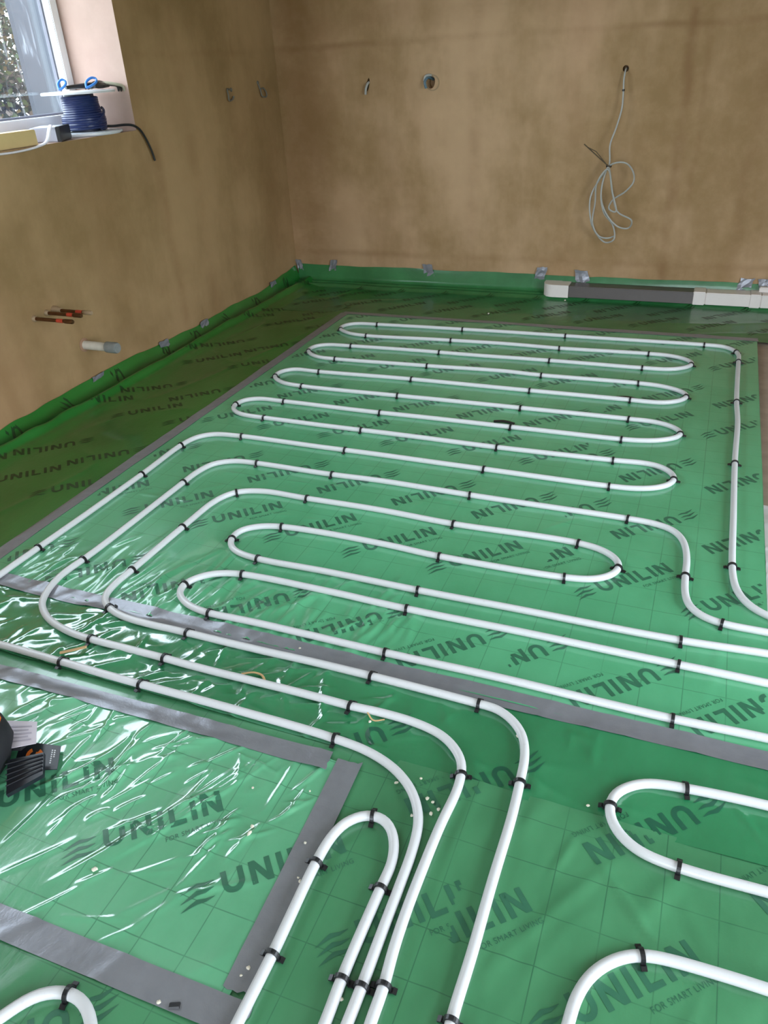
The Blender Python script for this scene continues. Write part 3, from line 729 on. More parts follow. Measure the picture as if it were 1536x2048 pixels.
tw = max(v[0] for v in TAGV); TAGV = [(.105 + v[0] * .135 / tw, -.030 + v[1]) for v in TAGV]
ANG = math.radians(42.5)
def stamp(sh, x, y, rev=False, ink=INK, small=False, lim=None):
    ca, sa = math.cos(ANG + (math.pi if rev else 0)), math.sin(ANG + (math.pi if rev else 0))
    V = []; F = []
    for rows in STROKES:
        n0 = len(V)
        for r in rows: V += r
        for i in range(len(rows) - 1):
            for k in range(2):
                a_ = n0 + i * 3 + k; F.append((a_, a_ + 1, a_ + 4, a_ + 3))
    if small:
        n0 = len(V); V += TAGV; F += [tuple(i + n0 for i in f) for f in TAGF]
    V = np.array(V); WXY = np.stack([x + V[:, 0] * ca - V[:, 1] * sa, y + V[:, 0] * sa + V[:, 1] * ca], 1)
    L = lim or (sh.x0 + .004, sh.x0 + (sh.nx - 1) * sh.res - .004, sh.y0 + .004, sh.y0 + (sh.ny - 1) * sh.res - .004)
    ok = (WXY[:, 0] > L[0]) & (WXY[:, 0] < L[1]) & (WXY[:, 1] > L[2]) & (WXY[:, 1] < L[3])
    F = [f for f in F if all(ok[i] for i in f)]
    if len(F) < 40: return
    us = sorted({i for f in F for i in f}); ix = {k: n for n, k in enumerate(us)}
    P = WXY[us]; z = sh.at(P[:, 0], P[:, 1]) + .0006
    me = pymesh('printed_logo', np.c_[P, z], [tuple(ix[i] for i in f) for f in F])
    bm = bmesh.new(); bm.from_mesh(me); bmesh.ops.recalc_face_normals(bm, faces=bm.faces)
    for f in bm.faces:
        if f.normal.z < 0: f.normal_flip()
    bm.to_mesh(me); bm.free()
    link('printed_logo', me, ink, sh.obj)
# left column of the main sheet (x < -0.33) and the right column have their own print rows
SEAM = -.335
LL = (-2.05, SEAM, 1.42, 4.42); LR1 = (SEAM, .292, 1.42, 2.60); LR2 = (SEAM, .292, 2.60, 4.42)
for j in range(5):
    for k in range(-1, 7):
        stamp(main, -.59 - .295 * k + .105 * (j % 2), 1.925 + .80 * j, False, small=(j == 0), lim=LL)
        stamp(main, -.475 - .303 * k + (.02 if j == 0 else 0), 1.617 + .797 * j, True, small=(j == 0), lim=LL)
for k in range(-1, 4):
    for j in range(2):
        stamp(main, -.129 + .30 * (k - 1), 1.935 + .80 * j, False, small=(j == 0), lim=LR1)
        stamp(main, .0 + .285 * (k - 1), 1.625 + .80 * j, True, small=(j == 0), lim=LR1)
    for j in range(3):
        stamp(main, -.023 + .30 * (k - 1), 2.825 + .80 * j, True, lim=LR2)
        stamp(main, -.13 + .30 * (k - 1), 3.158 + .80 * j, False, lim=LR2)
for k in range(4): stamp(patch, -.679 - .294 * k, .719, False, small=True)
stamp(front, -.679, .719, small=True, lim=(PX1 + .002, .75, 0, 1.13)); stamp(front, -.385, .72, small=True, lim=(-.56, -.262, 0, 1.13))
for k in range(3): stamp(front, -.296 + .302 * k, .724, small=True, lim=(-.262, .79, 0, 1.13))
for x, y in ((-.27, 1.195), (.111, 1.215), (.42, 1.215)):
    stamp(front, x, y, True, small=True, lim=(-.58, .79, 0, 1.124)); stamp(band, x, y, True, INK_B, small=True)
stamp(band, -.585, 1.208, True, INK_B, small=True)
stamp(front, -.855, .425, True, small=True)
for j in range(6):
    for k in range(3):
        stamp(strip, -2.40 - .29 * k + .1 * (j % 2) + .18, 1.93 + .72 * j, False, INK_D)
        stamp(strip, -2.20 - .29 * k, 1.62 + .72 * j + .7, True, INK_D)
for k in range(11):
    stamp(back, -2.45 + .31 * k, 4.55, False, INK_D); stamp(back, -2.3 + .31 * k, 4.93, True, INK_D)
for k in range(8):
    stamp(back, -2.45 + .30 * k, 5.028, k % 2 == 0, INK_D, lim=(-2.7, -.9, 5.0, 5.065))

# ---------------------------------------------------------------- silver tape
M_tape = None
mt, nt, b = mat_new('silver_tape')
nt.links.new(mixc(nt, noise(nt, 30, 4), (.215, .22, .245), (.30, .305, .335)), b.inputs['Base Color'])
b.inputs['Roughness'].default_value = .30; b.inputs['Metallic'].default_value = .35; b.inputs['Specular IOR Level'].default_value = .4
bump(nt, b, val(nt, 'ADD', noise(nt, 18, 4, .6, dist=.4), val(nt, 'MULTIPLY', noise(nt, 300, 2), .15)), .18, .008)
M_tape = mt
def tape(name, p, q, w, label, wr=0.0, seed=0, sheets=(main,)):
    p = np.array(p); q = np.array(q); L = np.linalg.norm(q - p); t = (q - p) / L; nrm = np.array([-t[1], t[0]])
    n = max(8, int(L / .012)); mcount = 7
    s = np.linspace(0, L, n); r = random.Random(seed)
    off = .006 * (vnoise(s, s * 0, .8, seed + 3) - .5)
    V = []; F = []
    for i in range(n):
        for k in range(mcount):
            v = (k / (mcount - 1) - .5) * w
            P = p + t * s[i] + nrm * (v + off[i])
            if i in (0, n - 1): P = P + t * r.uniform(-.004, .004)
            z = max([.0022] + [float(sh.at(P[0], P[1])) for sh in sheets if sh.inside(P[0], P[1])])
            V.append([P[0], P[1], z])
    V = np.array(V).reshape(n, mcount, 3)
    # tape bridges the small hollows: smooth it along its length, then add its own creases
    Zs = V[:, :, 2].copy()
    for _ in range(4): Zs[1:-1] = np.maximum(Zs[1:-1], (Zs[:-2] + Zs[2:]) / 2)
    Zs += .0008 + wr * ((1 - np.abs(2 * vnoise(V[:, :, 0], V[:, :, 1], .09, seed + 5, .9, 2) - 1)) ** 4)
    V[:, :, 2] = Zs; V = V.reshape(-1, 3)
    for i in range(n - 1):
        for k in range(mcount - 1):
            a_ = i * mcount + k; F.append((a_, a_ + 1, a_ + mcount + 1, a_ + mcount))
    me = pymesh(name, V, F)
    o = link(name, me, M_tape, smooth=True)
    if me.polygons[0].normal.z < 0: me.flip_normals()
    so = o.modifiers.new('thick', 'SOLIDIFY'); so.thickness = .0004; so.offset = 1
    es = o.modifiers.new('crisp_edge', 'EDGE_SPLIT'); es.split_angle = math.radians(55)
    return tag(o, label, 'tape', 'silver tape strips on the floor')
tape('tape_strip', (-2.092, 1.30), (-2.100, 4.40), .055, 'long grey tape strip running along the left edge of the large sheet', .0012, 1, (main, strip))
tape('tape_strip', (-2.115, 4.405), (.305, 4.412), .050, 'long grey tape strip running along the back edge of the large sheet', .0012, 2, (main, back))
tape('tape_strip', (-2.20, 1.400), (.78, 1.402), .060, 'long silver tape strip crossing the floor below the fifteenth pipe run', .0025, 3, (main, band))
tape('tape_strip', (-1.95, 1.052), (-.640, 1.076), .054, 'crinkled silver tape strip along the back edge of the foreground patch', .004, 4, (patch, band, front))
tape('tape_strip', (-.597, 1.095), (-.573, .560), .060, 'short silver tape strip sloping down beside the small foreground loop', .0012, 5, (patch, front))
tape('tape_strip', (-1.75, .498), (-.535, .520), .058, 'silver tape strip across the bottom left corner below the patch', .003, 6, (patch, front))

# small tape tabs fixing the turned-up edges to the walls
def tab(pos, wall, w, h, label, seed):
    r = random.Random(seed); n = 5; V = []; F = []
    for i in range(n):
        for k in range(n):
            u = (k / (n - 1) - .5) * w * (1 + .12 * r.uniform(-1, 1)); v = (i / (n - 1) - .5) * h * (1 + .1 * r.uniform(-1, 1)); d = .006 + .010 * r.random() * (1 - .7 * (i / (n - 1))) + .004
            u += v * .25 * (1 if seed % 2 else -1)
            V.append((pos[0] + u, WY - d, pos[2] + v) if wall == 'back' else (WX + d, pos[1] + u, pos[2] + v))
    for i in range(n - 1):
        for k in range(n - 1):
            a_ = i * n + k; F.append((a_, a_ + 1, a_ + n + 1, a_ + n))
    me = pymesh('tape_tab', V, F); o = link('tape_tab', me, M_tape)
    so = o.modifiers.new('thick', 'SOLIDIFY'); so.thickness = .0006
    tag(o, label, 'tape', 'tape tabs on the turned-up edges')
for i, (x, z, w_, l) in enumerate(((-2.765, .118, .045, 'grey tape tab in the corner between left and back wall'), (-2.494, .125, .055, 'grey tape tab on the back wall, first right of the corner'),
      (-1.774, .122, .07, 'grey tape tab on the back wall, midway between corner and white duct'), (-1.003, .135, .065, 'grey tape tab on the back wall just left of the white duct elbow'),
      (-.737, .125, .085, 'grey tape tab on the back wall behind the grey duct'), (.221, .120, .075, 'grey tape tab on the back wall behind the white duct length'), (.325, .122, .06, 'grey tape tab at the right photo edge, on the back wall'))):
    tab((x, 0, z), 'back', w_, .075, l, i)
for i, (y, z, l) in enumerate(((4.72, .066, 'grey tape tab on the left wall nearest the corner'), (3.845, .050, 'grey tape tab on the left wall, second from the corner'),
      (3.443, .055, 'grey tape tab on the left wall, third from the corner'), (2.878, .056, 'grey tape tab on the left wall nearest the white waste pipe'))):
    tab((0, y, z), 'left', .085, .05, l, i + 20)

# ================================================================ heating pipes and clips
mt, nt, b = mat_new('white_pipe')
nt.links.new(mixc(nt, smooth(nt, noise(nt, 90, 3, .6), .60, .72, 0, .25), (.67, .675, .69), (.47, .47, .49)), b.inputs['Base Color'])
b.inputs['Roughness'].default_value = .33
M_pipe = mt
PR = .0106
PIPE_LABEL = {'A': 'long white heating pipe snaking in hairpins at the back of the floor', 'B': 'white heating pipe with an S-bend at right, ending as right pipe of the trio',
  'C': 'white heating pipe looping in the middle, ending as rightmost foreground pipe', 'D': 'white heating pipe hairpin forming the fourteenth and fifteenth runs',
  'E': 'white heating pipe from the left edge, ending as middle pipe of the trio', 'F': 'white heating pipe forming the small foreground loop',
  'G': 'white heating pipe arch in the bottom left corner', 'H': 'white heating pipe loop at the right in the foreground', 'I': 'white heating pipe bend in the bottom right corner'}
PATH = {}
def ground(x, y):
    z = 0.0
    for sh in (main, band, front, patch):
        if sh.inside(x, y): z = max(z, float(sh.at(x, y)))
    return z
for k, P in PIPES.items():
    Q = spline(P, .012, .014); PATH[k] = Q
    gz = np.array([ground(*p) for p in Q]); ker = np.ones(25) / 25
    gz = np.convolve(np.pad(gz, 12, mode='edge'), ker, 'valid')
    mb = MB(); mb.tube(np.c_[Q, gz + PR - .001].tolist(), PR, 14)
    PATH[k] = np.c_[Q, gz]
    tag(mb.build('heating_pipe', M_pipe, smooth=True), PIPE_LABEL[k], 'pipe', 'white underfloor heating pipes')
M_clip = plain('black_plastic', (.012, .012, .014), .38, var=.1)
def strip_mesh(name, prof, w, th):
    """a flat band of width w (along y) following prof in x,z"""
    V = []; F = []; n = len(prof)
    for i, p in enumerate(prof):
        p0 = Vector(prof[max(i - 1, 0)]); p1 = Vector(prof[min(i + 1, n - 1)]); t = (p1 - p0).normalized(); nn = Vector((t.y, -t.x)) * th / 2
        for sgn in (1, -1):
            for y in (-w / 2, w / 2): V.append((p[0] + nn.x * sgn, y, p[1] + nn.y * sgn))
    for i in range(n - 1):
        a_ = 4 * i; b_ = a_ + 4
        F += [(a_, a_ + 1, b_ + 1, b_), (a_ + 2, b_ + 2, b_ + 3, a_ + 3), (a_, b_, b_ + 2, a_ + 2), (a_ + 1, a_ + 3, b_ + 3, b_ + 1)]
    F += [(0, 2, 3, 1), (4 * n - 4, 4 * n - 3, 4 * n - 1, 4 * n - 2)]
    me = pymesh(name, V, F); bm = bmesh.new(); bm.from_mesh(me); bmesh.ops.recalc_face_normals(bm, faces=bm.faces); bm.to_mesh(me); bm.free()
    me.materials.append(M_clip); return me
ra = PR + .0018
arch = strip_mesh('clip_arch', [(-ra, -.006)] + [(-ra * math.cos(a_), PR - .001 + ra * math.sin(a_)) for a_ in np.linspace(0, math.pi, 11)] + [(ra, -.006)], .0080, .0038)
barb = strip_mesh('clip_barb', [(ra - .001, .0035), (ra + .005, .0055), (ra + .0115, .0030)], .0105, .0034)
barb2 = strip_mesh('clip_barb', [(-ra + .001, .0035), (-ra - .005, .0055), (-ra - .0115, .0030)], .0105, .0034)
rc = random.Random(4)
for (pn, x, y, lab) in CLIPS:
    Q = PATH[pn]; i = int(np.argmin((Q[:, 0] - x) ** 2 + (Q[:, 1] - y) ** 2)); i = min(max(i, 2), len(Q) - 3)
    t = Q[i + 2] - Q[i - 2]
    o = link('pipe_clip', arch); o.location = (Q[i, 0], Q[i, 1], Q[i, 2]); o.rotation_euler = (0, 0, math.atan2(t[1], t[0]) - math.pi / 2 + rc.gauss(0, .07))
    tag(o, lab, 'pipe clip', 'black clips holding the heating pipes')
    for bm_ in (barb, barb2):
        c_ = link('barb', bm_); c_.parent = o

# ================================================================ ducting at the back wall
M_duct_w = plain('white_duct_plastic', (.74, .68, .64), .4, var=.04)
M_duct_g = plain('grey_duct_plastic', (.115, .10, .095), .38, var=.08)
duct = empty('flat_duct', (-.4, WY - .1, .016)); tag(duct, 'flat rectangular duct of white and grey plastic lying at the back wall', 'duct')
def dpart(mb, name, mat, bevel=.004):
    o = mb.build(name, mat, None, bevel=bevel); o.parent = duct; o.matrix_parent_inverse = Matrix.Translation(-duct.location); return o
y0, y1, z0, z1 = WY - .125, WY - .022, .020, .090
poly = [(-.80, y0 - .003)] + [(-.90 - .065 * math.sin(a_), y0 + .062 - .065 * math.cos(a_)) for a_ in np.linspace(0, math.pi / 2, 9)] + [(-.965, WY - .002), (-.860, WY - .002), (-.860, y1 + .002), (-.80, y1 + .002)]
dpart(MB().prism(poly, z0 - .003, z1 + .004), 'elbow', M_duct_w, 0)
dpart(MB().box(-.80, -.052, y0, y1, z0, z1), 'grey_duct', M_duct_g)
dpart(MB().box(-.058, .012, y0 - .004, y1 + .003, z0 - .003, z1 + .005), 'coupler', M_duct_w)
dpart(MB().box(.012, .26, y0 - .001, y1, z0, z1 + .001), 'white_duct', M_duct_w)
dpart(MB().box(.255, .315, y0 - .004, y1 + .003, z0 - .004, z1 + .005), 'coupler', M_duct_w)
dpart(MB().box(.315, .80, y0 - .002, y1, z0 - .002, z1 + .002), 'white_duct', M_duct_w)
dpart(MB().box(.30, .36, WY - .06, WY - .022, z1, z1 + .030), 'bracket', M_duct_w)

# ================================================================ pipes and cables at the walls
M_cop = plain('dull_copper', (.16, .075, .035), .35, .8, .3); M_red = plain('red_band', (.55, .06, .03), .5); M_brass = plain('dusty_copper', (.42, .30, .19), .5, .3, .2)
def copper(y, z, L, label, sleeve, tip):
    root = empty('copper_pipe', (WX, y, z)); tag(root, label, 'pipe', 'capped copper pipes in the left wall')
    def pt(mb, n, m_):
        o = mb.build(n, m_, root, smooth=True); return o
    pt(MB().tube([(-.04, 0, 0), (L - .045, 0, 0)], .0085, 12), 'tube', M_cop)
    pt(MB().tube([(L * .60, 0, 0), (L * .60 + .035, 0, 0)], .0092, 12), 'red_band', M_red)
    pt(MB().tube([(L - .050, 0, 0), (L - .045, 0, 0), (L - .006, 0, 0), (L, 0, 0)], [.0085, .0105, .0105, .008], 12), 'end_cap', M_brass if tip else M_cop)
    if sleeve: pt(MB().lathe([(.020, 0), (.020, .012), (.012, .045)], 14, M=Matrix.Rotation(math.pi / 2, 4, 'Y')), 'sleeve', M_brass)
    else: pt(MB().lathe([(.015, 0), (.015, .006), (.010, .014)], 14, M=Matrix.Rotation(math.pi / 2, 4, 'Y')), 'sleeve', M_brass)
copper(2.594, .453, .225, 'lowest of three thin copper pipes sticking out of the left wall', False, False)
copper(2.674, .456, .205, 'middle of three thin copper pipes sticking out of the left wall', False, False)
copper(2.722, .456, .222, 'uppermost copper pipe from the left wall, with pale tip and sleeve', True, True)
wp = empty('waste_pipe', (WX, 2.855, .245)); tag(wp, 'white waste pipe stub with a grey cap in the left wall', 'pipe')
MB().lathe([(.0215, -.05), (.0215, .150)], 20, M=Matrix.Rotation(math.pi / 2, 4, 'Y')).build('tube', plain('waste_white', (.66, .62, .55), .45), wp, smooth=True)
MB().lathe([(.027, .140), (.027, .195), (.024, .203)], 20, M=Matrix.Rotation(math.pi / 2, 4, 'Y')).build('cap', plain('cap_grey', (.22, .23, .22), .55, var=.25), wp, smooth=True)
MB().lathe([(.034, -.002), (.034, .002), (.026, .005)], 20, M=Matrix.Rotation(math.pi / 2, 4, 'Y')).build('collar', plain('rough_filler', (.30, .17, .10), .8), wp, smooth=True)

M_cable = plain('grey_cable', (.40, .40, .375), .5, var=.05)
M_wire = plain('dark_wire', (.10, .07, .04), .6)
# hanging coil on the back wall
Q = spline([(-.591, WY + .06, 1.274)] + CABLE, .008, .006); ys = [p[1] for p in CABLE]
coil = empty('hanging_cable', (-.592, WY, 1.272)); tag(coil, 'long grey cable tied in a loose bundle, hanging from a hole in the back wall', 'cable')
def cpart(mb, name, mat, root, **k):
    o = mb.build(name, mat, None, **k); o.parent = root; o.matrix_parent_inverse = Matrix.Translation(-root.location); return o
cpart(MB().tube(Q.tolist(), .0047, 8), 'cable', M_cable, coil, smooth=True)
cpart(MB().tube([(TIE[0] + .012, CABLE[6][1] - .012, TIE[1] - .005), (TIE[0], CABLE[6][1] - .018, TIE[1] + .002), (TIE[2], CABLE[6][1] - .030, TIE[3])], [.0035, .0035, .0035], 6), 'tie_wire', M_wire, coil, smooth=True)
cpart(MB().tube([(TIE[0] - .002, CABLE[6][1] - .015, TIE[1]), ((TIE[0] + TIE[2]) / 2, CABLE[6][1] - .040, (TIE[1] + TIE[3]) / 2 + .022), (TIE[2] + .025, CABLE[6][1] - .032, TIE[3] - .018)], .0028, 6), 'tie_wire', M_wire, coil, smooth=True)
cpart(MB().lathe([(.015, -.006), (.017, 0), (.015, .006)], 14, M=Matrix.Translation((TIE[0], CABLE[6][1], TIE[1]))), 'tie_band', M_clip, coil, smooth=True)
cpart(MB().lathe([(.0072, -.005), (.0078, 0), (.0072, .005)], 12, M=Matrix.Translation(CABLE[2])), 'tape_band', M_clip, coil, smooth=True)
# short cable ends in the two other back wall holes
ce = empty('cable_end', (-2.158, WY, 1.247)); tag(ce, 'short grey cable end in the slit hole of the back wall', 'cable')
cpart(MB().tube(spline([(-2.15, WY + .05, 1.26), (-2.152, WY - .012, 1.255), (-2.162, WY - .024, 1.225), (-2.168, WY - .02, 1.195)], .006, 0).tolist(), .0075, 8), 'cable', M_cable, ce, smooth=True)
ce = empty('cable_end', (-1.738, WY, 1.246)); tag(ce, 'blue and grey cable ends in the round hole of the back wall', 'cable')
cpart(MB().tube(spline([(-1.74, WY + .05, 1.26), (-1.755, WY - .012, 1.272), (-1.768, WY - .03, 1.25), (-1.76, WY - .03, 1.215)], .006, 0).tolist(), .008, 8), 'cable', plain('blue_cable', (.10, .17, .22), .5), ce, smooth=True)
cpart(MB().tube(spline([(-1.73, WY + .05, 1.27), (-1.742, WY - .01, 1.285), (-1.766, WY - .018, 1.280), (-1.776, WY - .02, 1.255)], .006, 0).tolist(), .007, 8), 'cable', M_cable, ce, smooth=True)
cpart(MB().lathe([(.044, 0), (.044, .003), (.038, .004)], 22, M=Matrix.Translation((-1.728, WY + .0005, 1.243)) @ Matrix.Rotation(math.pi / 2, 4, 'X'), close=False), 'rim', plain('rim_plaster', (.34, .24, .14), .8), ce, smooth=True)
# stub wires on the left wall
M_stub = plain('stub_grey', (.15, .14, .115), .6)
for y, z, pts, lab in ((4.482, 1.243, [(.0, .045, .035), (.01, -.03, .040), (.02, -.045, .0), (.018, -.04, -.035), (.012, .03, -.03), (.015, .045, -.01)], 'short bent grey wire stub shaped like a bracket on the left wall'),
                       (4.866, 1.251, [(.0, -.035, .055), (.012, -.03, .0), (.016, -.022, -.045), (.02, .045, -.050), (.018, .050, -.02), (.014, .015, .012), (.01, -.02, .005)], 'short bent grey wire loop on the left wall beside the corner')):
    r_ = empty('wire_stub', (WX, y, z)); tag(r_, lab, 'wire', 'wire stubs on the left wall')
    MB().tube((spline(pts, .005, .004) * [1, .75, .75]).tolist(), .0048, 8).build('wire', M_stub, r_, smooth=True)
    MB().lathe([(.011, -.002), (.011, .002), (.008, .006)], 14, M=Matrix.Translation((pts[0][0], pts[0][1] * .75, pts[0][2] * .75)) @ Matrix.Rotation(math.pi / 2, 4, 'Y')).build('grommet', M_stub, r_, smooth=True)

# ================================================================ things on the window sill
SZ = WIN[2]
RCX, RCY, RR = -2.945, 3.375, .172
reel = empty('cable_reel', (RCX, RCY, SZ)); tag(reel, 'reel of dark blue cable with white flanges standing on the window sill', 'cable reel')
M_fl = plain('white_flange', (.62, .64, .66), .35, var=.04); M_blue = plain('navy_cable', (.012, .022, .085), .32, var=.2)
MB().lathe([(RR - .012, .001), (RR - .012, .004), (RR, .006), (RR, .014), (.05, .017)], 48).build('lower_flange', M_fl, reel, smooth=True)
MB().lathe([(.05, .176), (RR, .179), (RR, .187), (RR - .004, .190), (.02, .190)], 48).build('upper_flange', M_fl, reel, smooth=True)
MB().lathe([(.068, .014), (.068, .18)], 24).build('core', plain('core_dark', (.02, .025, .05), .5), reel, smooth=True)
hel = []
for i in range(15 * 28):
    th = i / 28 * 2 * math.pi; k = i / (15 * 28)
    rr = .083 + (.012 if k < .35 else .0) + .004 * math.sin(i * .013) + (.010 if .36 < k < .48 else 0)
    hel.append((rr * math.cos(th), rr * math.sin(th), .024 + .142 * k))
MB().tube(hel, .0068, 7).build('wound_cable', M_blue, reel, smooth=True)
MB().tube(spline([(.070, -.072, .045), (.098, -.022, .062), (.098, .022, .082), (.078, .062, .100), (.05, .085, .112)], .008, 0).tolist(), .007, 8).build('cross_turn', M_blue, reel, smooth=True)
loose = [(.06, .07, .032), (.085, .105, .028), (.118, .135, .030), (.153, .162, .026), (.164, .200, .004), (.166, .235, -.045), (.167, .262, -.105), (.167, .274, -.150)]
MB().tube(spline(loose, .008, .006).tolist(), .0058, 8).build('loose_end', plain('black_cable', (.012, .012, .014), .4), reel, smooth=True)

pl = empty('pliers', (RCX + .03, RCY, SZ + .190)); tag(pl, 'dark pliers with blue loop handles lying on top of the cable reel', 'pliers')
M_bl = plain('blue_grip', (.05, .22, .62), .35); M_steel = plain('dark_steel', (.06, .055, .05), .4, .6, .2)
def loop(cx_, cy_, w_, h_, mir): return [(cx_, cy_ - w_ * .9, .012), (cx_ + .012, cy_ - w_ * .45, .018), (cx_ + .02, cy_ + w_ * .55, .036), (cx_ + .01, cy_ + w_ * .8, .048), (cx_, cy_ + w_ * .4, .052), (cx_ - .01, cy_ - w_ * .5, .034), (cx_, cy_ - w_ * .9, .012)]
MB().tube(spline(loop(.06, -.005, .038, 0, 1), .006, .003).tolist(), .0055, 8).build('handle', M_bl, pl, smooth=True)
MB().tube(spline(loop(-.01, -.125, .020, 0, 1), .006, .003).tolist(), .0055, 8).build('handle', M_bl, pl, smooth=True)
MB().tube(spline([(.05, .03, .02), (.045, .07, .018), (.03, .11, .016), (.02, .17, .014)], .01, 0).tolist(), [.011] * 13 + [.008] * 40, 8, flat=.6).build('jaw', M_steel, pl, smooth=True) if False else MB().tube([(.05, .025, .018), (.045, .07, .02), (.035, .11, .018), (.02, .17, .012)], [.010, .016, .014, .006], 8).build('jaw', M_steel, pl, smooth=True)
MB().tube([(-.005, -.105, .018), (.01, -.04, .02), (.03, .03, .02), (.05, .09, .014)], [.008, .010, .014, .006], 8).build('jaw', M_steel, pl, smooth=True)
MB().lathe([(.012, .026), (.012, .034), (.008, .036)], 14, M=Matrix.Translation((.042, .06, 0))).build('pivot', M_steel, pl, smooth=True)
gl_ = empty('offcut_cable_bundle', (RCX + .06, RCY + .10, SZ + .190)); tag(gl_, 'dark and beige bent cable offcuts on the right rim of the reel', 'cable offcut')
for k, (m_, dy) in enumerate(((M_steel, 0), (plain('beige_cable', (.42, .40, .30), .5), .018), (M_steel, -.016))):
    MB().tube(spline([(-.06 + dy, -.03, .008), (-.02 + dy, .02, .020 + .006 * k), (.03 + dy, .055, .018), (.045 + dy, .085, .004 + .004 * k), (.042 + dy, .098, -.012)], .008, 0).tolist(), .007, 8).build('offcut', m_, gl_, smooth=True)

bx_ = empty('grey_box', (-2.885, 3.065, SZ), .48); tag(bx_, 'pale grey box with a black end on the sill beside the reel', 'box')
MB().box(-.075, .045, -.065, .115, .001, .060).build('body', plain('box_grey', (.42, .43, .50), .4, var=.04), bx_, bevel=.003)
MB().box(.043, .062, -.067, .117, .001, .062).build('end_cap', M_clip, bx_, bevel=.003)
blk = MB().box(-2.885, -2.815, 2.60, 2.905, SZ + .001, SZ + .062).build('timber_offcut', plain('pale_yellow_wood', (.62, .47, .22), .6, var=.12, nscale=12), bevel=.003)
tag(blk, 'pale yellow timber offcut on the window sill at the photo edge', 'wood block')
tr_ = empty('tape_roll', (-2.97, 2.80, SZ + .001)); tag(tr_, 'pink roll of tape lying behind the timber offcut on the sill', 'tape roll')
MB().lathe([(.05, 0), (.075, 0), (.078, .003), (.078, .047), (.075, .05), (.05, .05), (.05, 0)], 32, close=False).build('pink_tape', plain('pink_tape', (.70, .12, .20), .4), tr_, smooth=True)
MB().lathe([(.046, .001), (.050, .001), (.050, .049), (.046, .049), (.046, .001)], 32, close=False).build('cardboard_core', plain('cardboard', (.40, .26, .15), .7), tr_, smooth=True)
gr = MB().tube(spline([(-3.00, 2.92, SZ + .012), (-2.985, 2.97, SZ + .022), (-2.97, 3.02, SZ + .012), (-2.95, 3.05, SZ + .011)], .01, 0).tolist(), .010, 8, flat=.5).build('green_strap', plain('green_strap', (.03, .30, .16), .5), smooth=True)
tag(gr, 'small green strap lying between the pink tape and the grey box', 'strap')
ws = MB().tube(spline([(-2.832, 3.02, SZ + .068), (-2.815, 2.99, SZ + .055), (-2.806, 2.95, SZ + .012), (-2.792, 2.86, SZ - .004), (-2.790, 2.74, SZ - .010), (-2.790, 2.60, SZ - .008)], .01, .006).tolist(), .009, 8, flat=.45).build('white_strip', plain('white_strip', (.75, .74, .80), .4), smooth=True)
tag(ws, 'white plastic strip trailing along the front edge of the sill', 'strip')

# ================================================================ foreground odds and ends
bag = empty('tool_bag', (-1.462, .69, .004)); tag(bag, 'black bag with orange trim and hang tags at the left photo edge', 'bag')
M_bag = plain('black_fabric', (.008, .009, .012), .75, var=.3); M_or = plain('orange_trim', (.75, .17, .02), .5); M_gy = plain('grey_fabric', (.07, .07, .075), .8)
bagv = MB(); prof = [(.0, .11), (.02, .135), (.06, .145), (.10, .14), (.13, .115), (.145, .06), (.15, .01)]
def blob(mb, prof, sx, sy, n=28):
    v = []; f = []
    for (z, r) in prof:
        for k in range(n):
            a_ = 2 * math.pi * k / n; c_, s_ = math.cos(a_), math.sin(a_)
            q_ = (abs(c_) ** 3 + abs(s_) ** 3) ** (-1 / 3)
            v.append((r * sx * c_ * q_, r * sy * s_ * q_, z + .006 * math.sin(3 * a_) * (z > .1)))
    for i in range(len(prof) - 1):
        for k in range(n): f.append((i * n + k, i * n + (k + 1) % n, (i + 1) * n + (k + 1) % n, (i + 1) * n + k))
    f.append(tuple(range(n))[::-1]); f.append(tuple((len(prof) - 1) * n + k for k in range(n)))
    return mb.add(v, f)
blob(bagv, prof, 1.0, 1.35).build('body', M_bag, bag, smooth=True)
blob(MB(), [(.110, .1345), (.113, .136), (.119, .132), (.122, .127)], 1.0, 1.35).build('orange_piping', M_or, bag, smooth=True)
blob(MB(), [(.126, .122), (.148, .075), (.157, .03)], 1.0, 1.35).build('grey_lid', M_gy, bag, smooth=True)
def card(name, P, th, mat):
    """flat card from four corners given as world points"""
    A = [Vector(p) for p in P]; nn = (A[1] - A[0]).cross(A[3] - A[0]).normalized()
    if nn.z < 0: nn = -nn
    v = [tuple(a_ - bag.location) for a_ in A] + [tuple(a_ + nn * th - bag.location) for a_ in A]
    mb = MB(); mb.add(v, [(0, 1, 2, 3), (4, 5, 6, 7), (0, 1, 5, 4), (1, 2, 6, 5), (2, 3, 7, 6), (3, 0, 4, 7)])
    return mb.build(name, mat, bag), A, nn * th
M_card = plain('black_card', (.012, .014, .02), .35)
cd, A, off = card('hang_tag', [(-1.365, .872, .020), (-1.262, .893, .018), (-1.222, .835, .016), (-1.318, .795, .018)], .002, M_card)
def oncard(u, v, h=.0006):
    p = (A[0] * (1 - u) + A[1] * u) * (1 - v) + (A[3] * (1 - u) + A[2] * u) * v
    return p + off + Vector((0, 0, h)) - bag.location
mb = MB(); ring = []
for k in range(19):
    a_ = math.radians(-60 + 300 * k / 18)
    ring.append([oncard(.42 + r_ * .8 * math.cos(a_), .50 + r_ * 1.2 * math.sin(a_)) for r_ in (.15, .26)])
mb.add([p for r_ in ring for p in r_], [(2 * i, 2 * i + 1, 2 * i + 3, 2 * i + 2) for i in range(18)])
mb.add([oncard(u, v) for u, v in ((.44, .34), (.56, .34), (.52, .66), (.40, .66))], [(0, 1, 2, 3)])
mb.build('orange_emblem', M_or, bag)
mb = MB()
